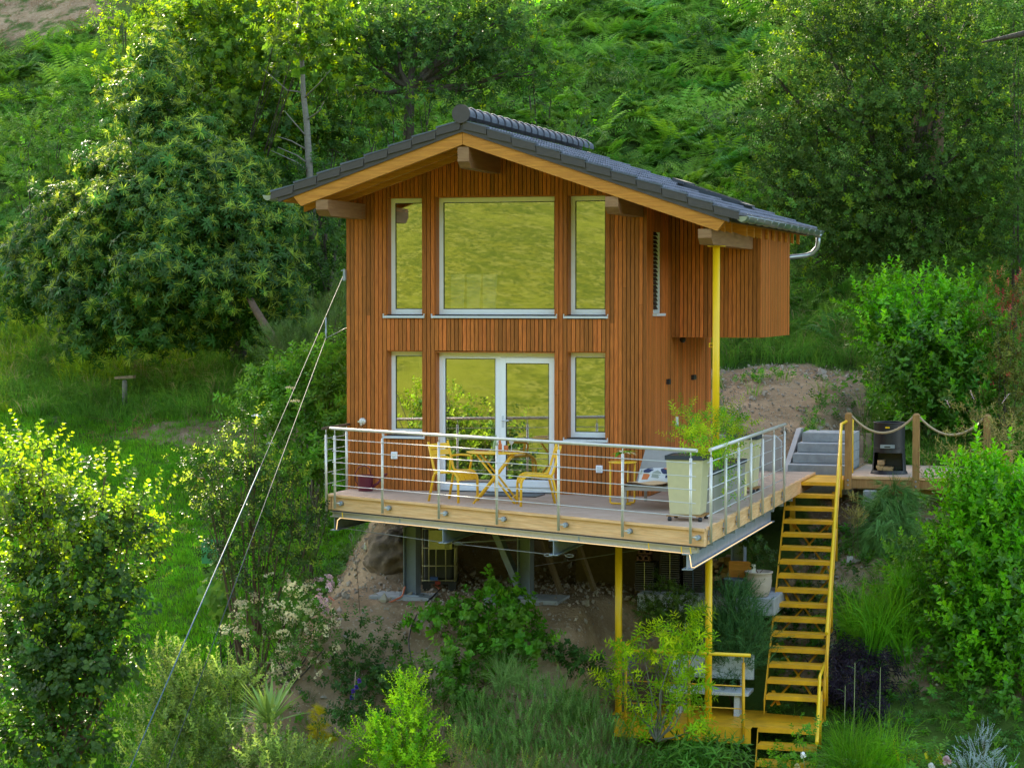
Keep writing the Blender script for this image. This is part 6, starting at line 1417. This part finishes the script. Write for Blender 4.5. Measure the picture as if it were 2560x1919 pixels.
plant('bamboo_clump','dark green bamboo leaves arching below the yellow platform','bamboo',[C(1470,1632,55,24,-2.4),C(1540,1628,55,26,-2.5),C(1585,1650,40,22,-2.6),C(1420,1660,50,20,-2.7),C(1500,1662,70,20,-2.8)],bb,['bamboo'],26,(.7,1.1),.13,6,.4,.3,r0=.012,bark='cane',stem='stems')
# ------------------------------------------------------------------ left and centre foreground
hz = [sprig(6,.085,.075,.16,simple=False,droop=.25) for _ in range(3)]; hzn = [sprig(7,.065,.055,.20,simple=False,tipn=7,droop=.1,stemm=2) for _ in range(3)]
haz = [C(40,1000,40,40,-7.6),C(60,1060,70,50,-7.8),C(150,1080,60,45,-7.8),C(240,1100,50,40,-7.8),C(50,1150,80,60,-8.0),C(160,1170,80,60,-8.2),C(260,1170,60,50,-8.0),C(60,1260,80,60,-8.2),C(170,1280,80,60,-8.4),C(270,1260,50,50,-8.2),C(60,1370,80,60,-8.4),C(170,1380,80,60,-8.4),C(250,1360,60,50,-8.4),C(60,1480,80,60,-8.6),C(160,1490,80,60,-8.6),C(60,1590,80,60,-8.8),C(170,1600,70,60,-8.8),C(240,1440,50,40,-8.6),C(290,1090,25,40,-7.8),C(225,1030,15,30,-7.8),C(85,970,15,25,-7.8)]
hb_ = at(140*K,1700*K,Y=-8.8)
plant('hazel_shrub','big round-leaved hazel shrub at the lower left, its top leaves coloured bright as if sunlit','shrub',haz,hz+hzn,['hazel','hazel_sunlit','twig'],52,(.75,1.15),.16,6,.9,.3,base=tuple(hb_),r0=.035,probs=3,tipf=lambda p,z:np.clip((z-.35)*1.6,.08,.95),bark='bark_brown',stem='stems',twigs=4)
pr = [sprig(9,.06,.035,.14,simple=True,droop=.15) for _ in range(3)]; prt = [sprig(9,.06,.032,.16,simple=True,tipn=6) for _ in range(2)]
plant('plum_tree','small dark-leaved tree with pale shoot tips between the lawn and the terrace','tree',[C(460,970,40,30,-1.2),C(530,980,50,35,-1.2),C(440,1030,40,35,-1.4),C(520,1050,60,45,-1.4),C(600,1040,50,45,-1.2),C(460,1110,50,40,-1.4),C(560,1130,60,45,-1.4),C(640,1110,45,45,-1.2),C(500,1190,50,40,-1.4),C(600,1200,55,40,-1.4),C(540,1250,50,30,-1.4),C(660,1180,35,30,-1.2),C(550,920,30,25,-1.2)],pr+prt,['prunus','pale_tip'],34,(.8,1.25),.16,7,.6,.3,r0=.05,probs=3,tipf=lambda p,z:.18+.25*z,bark='bark_brown')
ed = [sprig(9,.13,.050,.16,simple=True,droop=.3) for _ in range(4)]
plant('elder_bush','green elder bush with flat white flower heads beside the left wall','shrub',[C(600,810,50,35,3),C(670,800,50,40,3),C(720,770,30,40,3),C(580,880,55,40,2.6),C(660,880,60,40,2.6),C(720,860,35,50,2.6),C(600,950,50,35,2.2),C(680,950,50,40,2.2),C(730,940,20,40,2.2),C(650,1010,50,30,1.8),C(700,1000,30,40,1.8)],ed,['elder'],30,(.8,1.2),.18,7,.4,.35,r0=.03,stem='stems')
for k,(px,py) in enumerate(((555,902),(585,962),(625,842),(638,870))):
    c = at(px*K,py*K,Y=2.0); u = umbel(30,.09,.03); me = bpy.data.meshes.new('umbel'); me.from_pydata(u.v,[],u.f); o = link('elder_flower',me,'white_flower' if k < 2 else 'cream_flower',None); o.location = c; tag(o,['white flat elder flower head at the left edge of the bush','lower white elder flower head facing the lawn','pale greenish elder flower head near the top of the bush','small fading elder flower head under the top one'][k],'flower')
pn = P()
for k in range(40): a = rr(0,6.28); z = rr(0,.3); pn.strip([(0,0,z),(math.cos(a)*.07,math.sin(a)*.07,z+.08)],.005,.002,0,nrm=(rr(-1,1),rr(-1,1),.3))
plant('young_pine','upright pale green pine shoots close to the left wall of the house','tree',[C(630,740,45,30,5.5),C(690,720,40,40,5.2),C(725,690,20,50,5),C(700,790,40,50,5),C(650,770,40,30,5.2)],[pn],['pine'],34,(.8,1.2),.15,6,1.6,.4,r0=.05)
cat_ = [sprig(3,.24,.22,.10,simple=False,droop=.4) for _ in range(3)]
plant('large_leaf_shrub','plant with very large soft green leaves at the edge of the lawn','shrub',[C(485,1240,24,26,-.2),C(475,1290,30,30,-.3),C(505,1330,24,20,-.4)],cat_,['big_leaf'],26,(.6,.9),.12,4,.5,.3,r0=.03,stem='stems')
rb_ = [sprig(9,.05,.035,.12,simple=True,droop=.2) for _ in range(3)]; cf = [umbel(22,.09,.030,1) for _ in range(2)]
plant('rambler_rose','rambling rose covered in clusters of faded cream blossom left of the pit','shrub',[C(600,1290,50,35,-1.6),C(670,1270,45,35,-1.4),C(560,1340,50,40,-1.8),C(640,1340,55,40,-1.8),C(700,1340,35,35,-1.6),C(580,1400,50,35,-2),C(660,1410,50,35,-2),C(610,1450,45,25,-2),C(700,1400,30,25,-1.8),C(520,1370,30,40,-1.9)],rb_+cf,['wood_mid','cream_flower'],30,(.8,1.25),.13,7,.5,.35,r0=.03,probs=3,tipf=lambda p,z:.20+0*z,stem='stems')
plant('phlox','pale pinkish-white flower heads at the left edge of the pit','flowers',[C(700,1255,20,18,-1.2),C(695,1290,16,14,-1.2),C(690,1320,12,10,-1.2),C(680,1375,12,10,-1.3)],[umbel(26,.07,.03)],['pink_flower'],60,(.6,.9),.05,4,.8,.3,r0=0)
tussock('ornamental_grass','arching grass growing out above the pit left of the boulder',645,1215,-.6,4,'grass_dark',.75,.12)
# yucca with single leaves
yc = at(583*K,1562*K,Y=-4.4); Yt = thing('yucca','grey-green yucca with stiff sword-shaped leaves at the foot of the slope','yucca',tuple(yc))
for k in range(40):
    a = rr(0,6.28); e = rr(.1,2.2); d = unit((math.cos(a),math.sin(a),e)); p = P(); L_ = rr(.50,.82); sd_ = unit(np.cross(d,(0,0,1))); n_ = np.cross(sd_,d)
    w_ = .034; pts = [d*(L_*t)-n_*(.10*L_*t*t) for t in (0,.25,.6,1)]; v = []
    for q_, ww in zip(pts,(.6,1,.8,.05)): v += [tuple(q_-sd_*w_*ww+n_*.008),tuple(q_),tuple(q_+sd_*w_*ww+n_*.008)]
    f = []
    for i in range(3): f += [(3*i,3*i+1,3*i+4,3*i+3),(3*i+1,3*i+2,3*i+5,3*i+4)]
    me = bpy.data.meshes.new('leaf'); me.from_pydata(v,[],f); link('leaf',me,'yucca',Yt,False)
MB().tube([(yc[0],yc[1],yc[2]-.12),(yc[0],yc[1],yc[2]+.02)],[.05,.045],8).build('stem','yucca',Yt)
gg = [lshoot(9,.068,.030,.18,0,.7) for _ in range(3)]; ggn = [lshoot(10,.062,.030,.22,1,.7) for _ in range(3)]
plant('apple_shrub','pale grey-green shrub with upright leafy shoots at the bottom left centre','shrub',[C(380,1460,35,45,-3.4),C(440,1500,45,45,-3.4),C(500,1490,40,45,-3.4),C(360,1540,40,45,-3.6),C(430,1570,50,45,-3.6),C(490,1590,40,40,-3.6),C(330,1620,50,40,-3.8),C(420,1640,60,35,-3.8),C(520,1650,60,30,-3.8),C(600,1640,50,30,-3.8),C(660,1650,40,25,-3.8),C(575,1610,50,26,-5.0),C(620,1640,50,26,-5.2),C(350,1430,20,30,-3.4),C(540,1450,20,30,-3.4)],gg+ggn,['greygreen','greygreen_new'],55,(.8,1.25),.14,6,1.4,.3,r0=.02,probs=3,tipf=lambda p,z:.15+.5*z,bark='bark_grey',stem='stems')
lb_ = [lshoot(10,.055,.026,.14,0,.9) for _ in range(3)]+[lshoot(10,.05,.024,.16,1,.9) for _ in range(3)]
plant('lime_shrub','glowing lime green small-leaved shrub at the bottom centre left','shrub',[C(890,1490,25,30,-3.6),C(880,1530,35,30,-3.6),C(905,1560,35,35,-3.6),C(830,1570,35,25,-3.7),C(800,1600,35,25,-3.8),C(860,1610,45,35,-3.8),C(910,1620,35,35,-3.8),C(840,1645,40,25,-3.9),C(890,1650,40,25,-3.9)],lb_,['lime','lime_new'],70,(.75,1.2),.09,7,1.0,.3,r0=.02,probs=3,tipf=lambda p,z:.35+.45*z,bark='twig',stem='stems')
plant('golden_conifer','small pointed golden yellow conifer right of the yucca','shrub',[C(687,1545,10,22,-3.0),C(688,1580,18,20,-3.0),C(700,1600,24,12,-3.0)],[conp],['yellow_conifer'],260,(.28,.42),.03,6,1.5,.3,r0=.012,bark='twig',stem='stems')
tussock('ornamental_grass','dense fine green grass mound between the yucca and the lime shrub',710,1700,-3.4,9,'grass',.85,.22)
vn = [sprig(8,.085,.065,.14,simple=False,droop=.3) for _ in range(4)]
plant('climbing_bush','broad heart-leaved climber spilling over the edge of the pit','shrub',[C(960,1330,45,18,-1.5),C(1030,1320,50,22,-1.5),C(1100,1320,45,25,-1.4),C(1060,1370,50,30,-1.7),C(1120,1360,40,35,-1.6),C(1000,1420,35,30,-2.0),C(1080,1420,40,25,-1.9),C(1150,1400,25,30,-1.7),C(1100,1280,18,22,-1.3),C(1060,1270,14,16,-1.3),C(990,1480,30,30,-2.3),C(920,1330,22,14,-1.5)],vn,['vine'],42,(.75,1.2),.12,6,.4,.3,r0=.015,bark='twig',stem='stems')
tussock('ornamental_grass','fountain of pale blue-green striped grass below the climbing bush',1105,1485,-2.3,7,'grass_blue',.75,.14,lean=(0,-.6,0))
tussock('ornamental_grass','thin upright grass clump left of the yellow platform',1265,1560,-2.6,4,'grass_dark',.85,.14)
plant('slope_shrub','dark leafy shrub on the slope left of the grass fountain','shrub',[C(960,1450,35,35,-2.3),C(980,1520,40,35,-2.6),C(940,1500,30,25,-2.5),C(900,1440,20,15,-2.2)],sm+smt,['wood_mid','vine'],30,(.6,1.0),.12,7,.5,.3,r0=.015,probs=3,tipf=lambda p,z:.3+0*z,bark='twig',stem='stems')
plant('slope_shrub','low dark bushy plant left of the climbing bush','shrub',[C(780,1370,40,30,-1.6),C(840,1380,30,25,-1.6),C(760,1420,30,20,-1.9)],sm,['wood_dark','wood_mid'],30,(.5,.9),.12,7,.5,.3,r0=.01,bark='twig',stem='stems')
for k,(px,py,r_,Y,lab) in enumerate(((800,1450,34,-1.9,'low dark green plant on the bare slope below the tank'),(860,1480,36,-2.2,'bushy green plant halfway down the slope left of centre'),(740,1470,34,-2.1,'green plant at the foot of the cream rose'),(790,1540,36,-2.6,'low leafy plant beside the clematis stake'),(720,1540,30,-2.7,'leafy plant between the yucca and the clematis'),(1210,1400,34,-1.6,'dark plant on the slope right of the climbing bush'),(1270,1440,34,-1.7,'dark plant on the slope near the left yellow post'))):
    plant('slope_plant',lab,'plant',[C(px,py,r_,r_*.6,Y),C(px+24,py+14,r_*.8,r_*.5,Y-.1)],sm+vn[:1],['wood_dark','wood_mid'],42,(.5,.95),.11,7,.6,.25,r0=.008,bark='twig',stem='stems',group='low plants on the bare slope')
sl2 = [lshoot(16,.050,.018,.22,0,.8) for _ in range(4)]
plant('sage_mass','wide mass of upright grey-green herb shoots at the bottom centre','shrub',[C(1040,1540,50,30,-2.9),C(1120,1540,60,30,-2.9),C(1200,1530,50,35,-2.9),C(1270,1540,50,30,-2.9),C(1040,1600,60,35,-3.2),C(1130,1600,60,35,-3.2),C(1220,1600,60,35,-3.2),C(1300,1590,45,35,-3.1),C(1080,1650,70,25,-3.4),C(1190,1650,60,25,-3.4),C(1290,1650,60,25,-3.4),C(1350,1630,40,25,-3.1),C(1180,1490,34,24,-2.5)],sl2,['salvia'],80,(.5,.85),.12,7,2.2,.3,r0=.0)
plant('sage_mass','yellowish herb shoots with tiny flowers at the bottom centre edge','shrub',[C(990,1620,40,30,-3.3),C(960,1650,40,20,-3.4),C(1130,1655,30,16,-3.6)],sl2[:2]+[sprig(12,.015,.015,.2,simple=True,tipn=12,jit=.5)],['greygreen_new','yellow_flower'],45,(.7,1.1),.12,6,2.2,.3,r0=0)
plant('lavender','dark purple flower spikes at the left end of the yellow platform','flowers',[C(1360,1440,20,16,-.9),C(1350,1470,24,20,-.9),C(1320,1480,14,30,-1.0)],[sprig(14,.016,.014,.16,simple=True,jit=.6)],['purple_flower'],170,(.7,1.1),.05,5,2.0,.3,r0=0)
cl_ = at(770*K,1500*K,Y=-2.6); t = thing('clematis','thin stake with a few violet clematis flowers on the slope','flowers',tuple(cl_))
MB().tube([tuple(at(762*K,1560*K,Y=-2.6)),tuple(at(768*K,1450*K,Y=-2.6))],.007,5).build('stem','stake',t)
for px,py in ((763,1492),(770,1484),(760,1506),(776,1470)):
    c = at(px*K,py*K,Y=-2.65); me = bpy.data.meshes.new('flower'); me.from_pydata((np.array(rs.v)*.8).tolist(),[],rs.f); o = link('flower',me,'purple_flower',t,False); o.location = Vector(c)-Vector(cl_)
# terrace planter bushes
nd = [sprig(10,.055,.018,.14,simple=True,droop=.3) for _ in range(3)]; ndn = [sprig(10,.055,.018,.14,simple=True,tipn=10,droop=.25) for _ in range(2)]
plant('planter_bush','fresh green feathery bush growing out of the square planter','shrub',[C(1490,935,24,32,-3.2),C(1520,960,30,26,-3.2),C(1480,900,10,14,-3.2),C(1545,975,20,20,-3.2)],nd+ndn,['nandina','nandina_new'],120,(.75,1.1),.08,6,.8,.25,base=(6.05,-3.2,.86),r0=.012,probs=3,tipf=lambda p,z:.45+.3*z,bark='twig',stem='stems')
plant('planter_bush','row of green bushes in the long trough behind the square planter','shrub',[C(1540,920,26,26,-2.0),C(1545,990,26,30,-2.0),C(1562,1050,18,26,-1.9),C(1570,950,24,26,-1.2),C(1580,900,26,18,-.6),C(1590,930,22,24,-.3),C(1560,905,20,14,-1.2),C(1595,905,16,12,.3)],nd+ndn,['nandina','nandina_new'],75,(.8,1.2),.09,6,.7,.25,base=(5.98,-1.15,.58),r0=.012,probs=3,tipf=lambda p,z:.25+.35*z,bark='twig',stem='stems')
TP = thing('table_plant','small leafy plant in a dark vase on the round side table','plant',(4.70,-1.30,.613)); MB().lathe([(0,0),(.022,0),(.012,.06),(.02,.12),(0,.12)],(4.70,-1.30,.613),12).build('vase','black_steel',TP)
for k in range(16):
    a = rr(0,6.28); p = P(); d = (math.cos(a),math.sin(a),rr(.2,1.2)); L_ = rr(.12,.2); p.leaf((0,0,.11),d,(0,0,1),L_,.06,.7,.15,0); me = bpy.data.meshes.new('leaf'); me.from_pydata(p.v,[],p.f); link('leaf',me,('laurel_mid','pale_tip','cream_flower')[k%3 if k%4 else 0],TP,False)
print('instances', NINST[0])
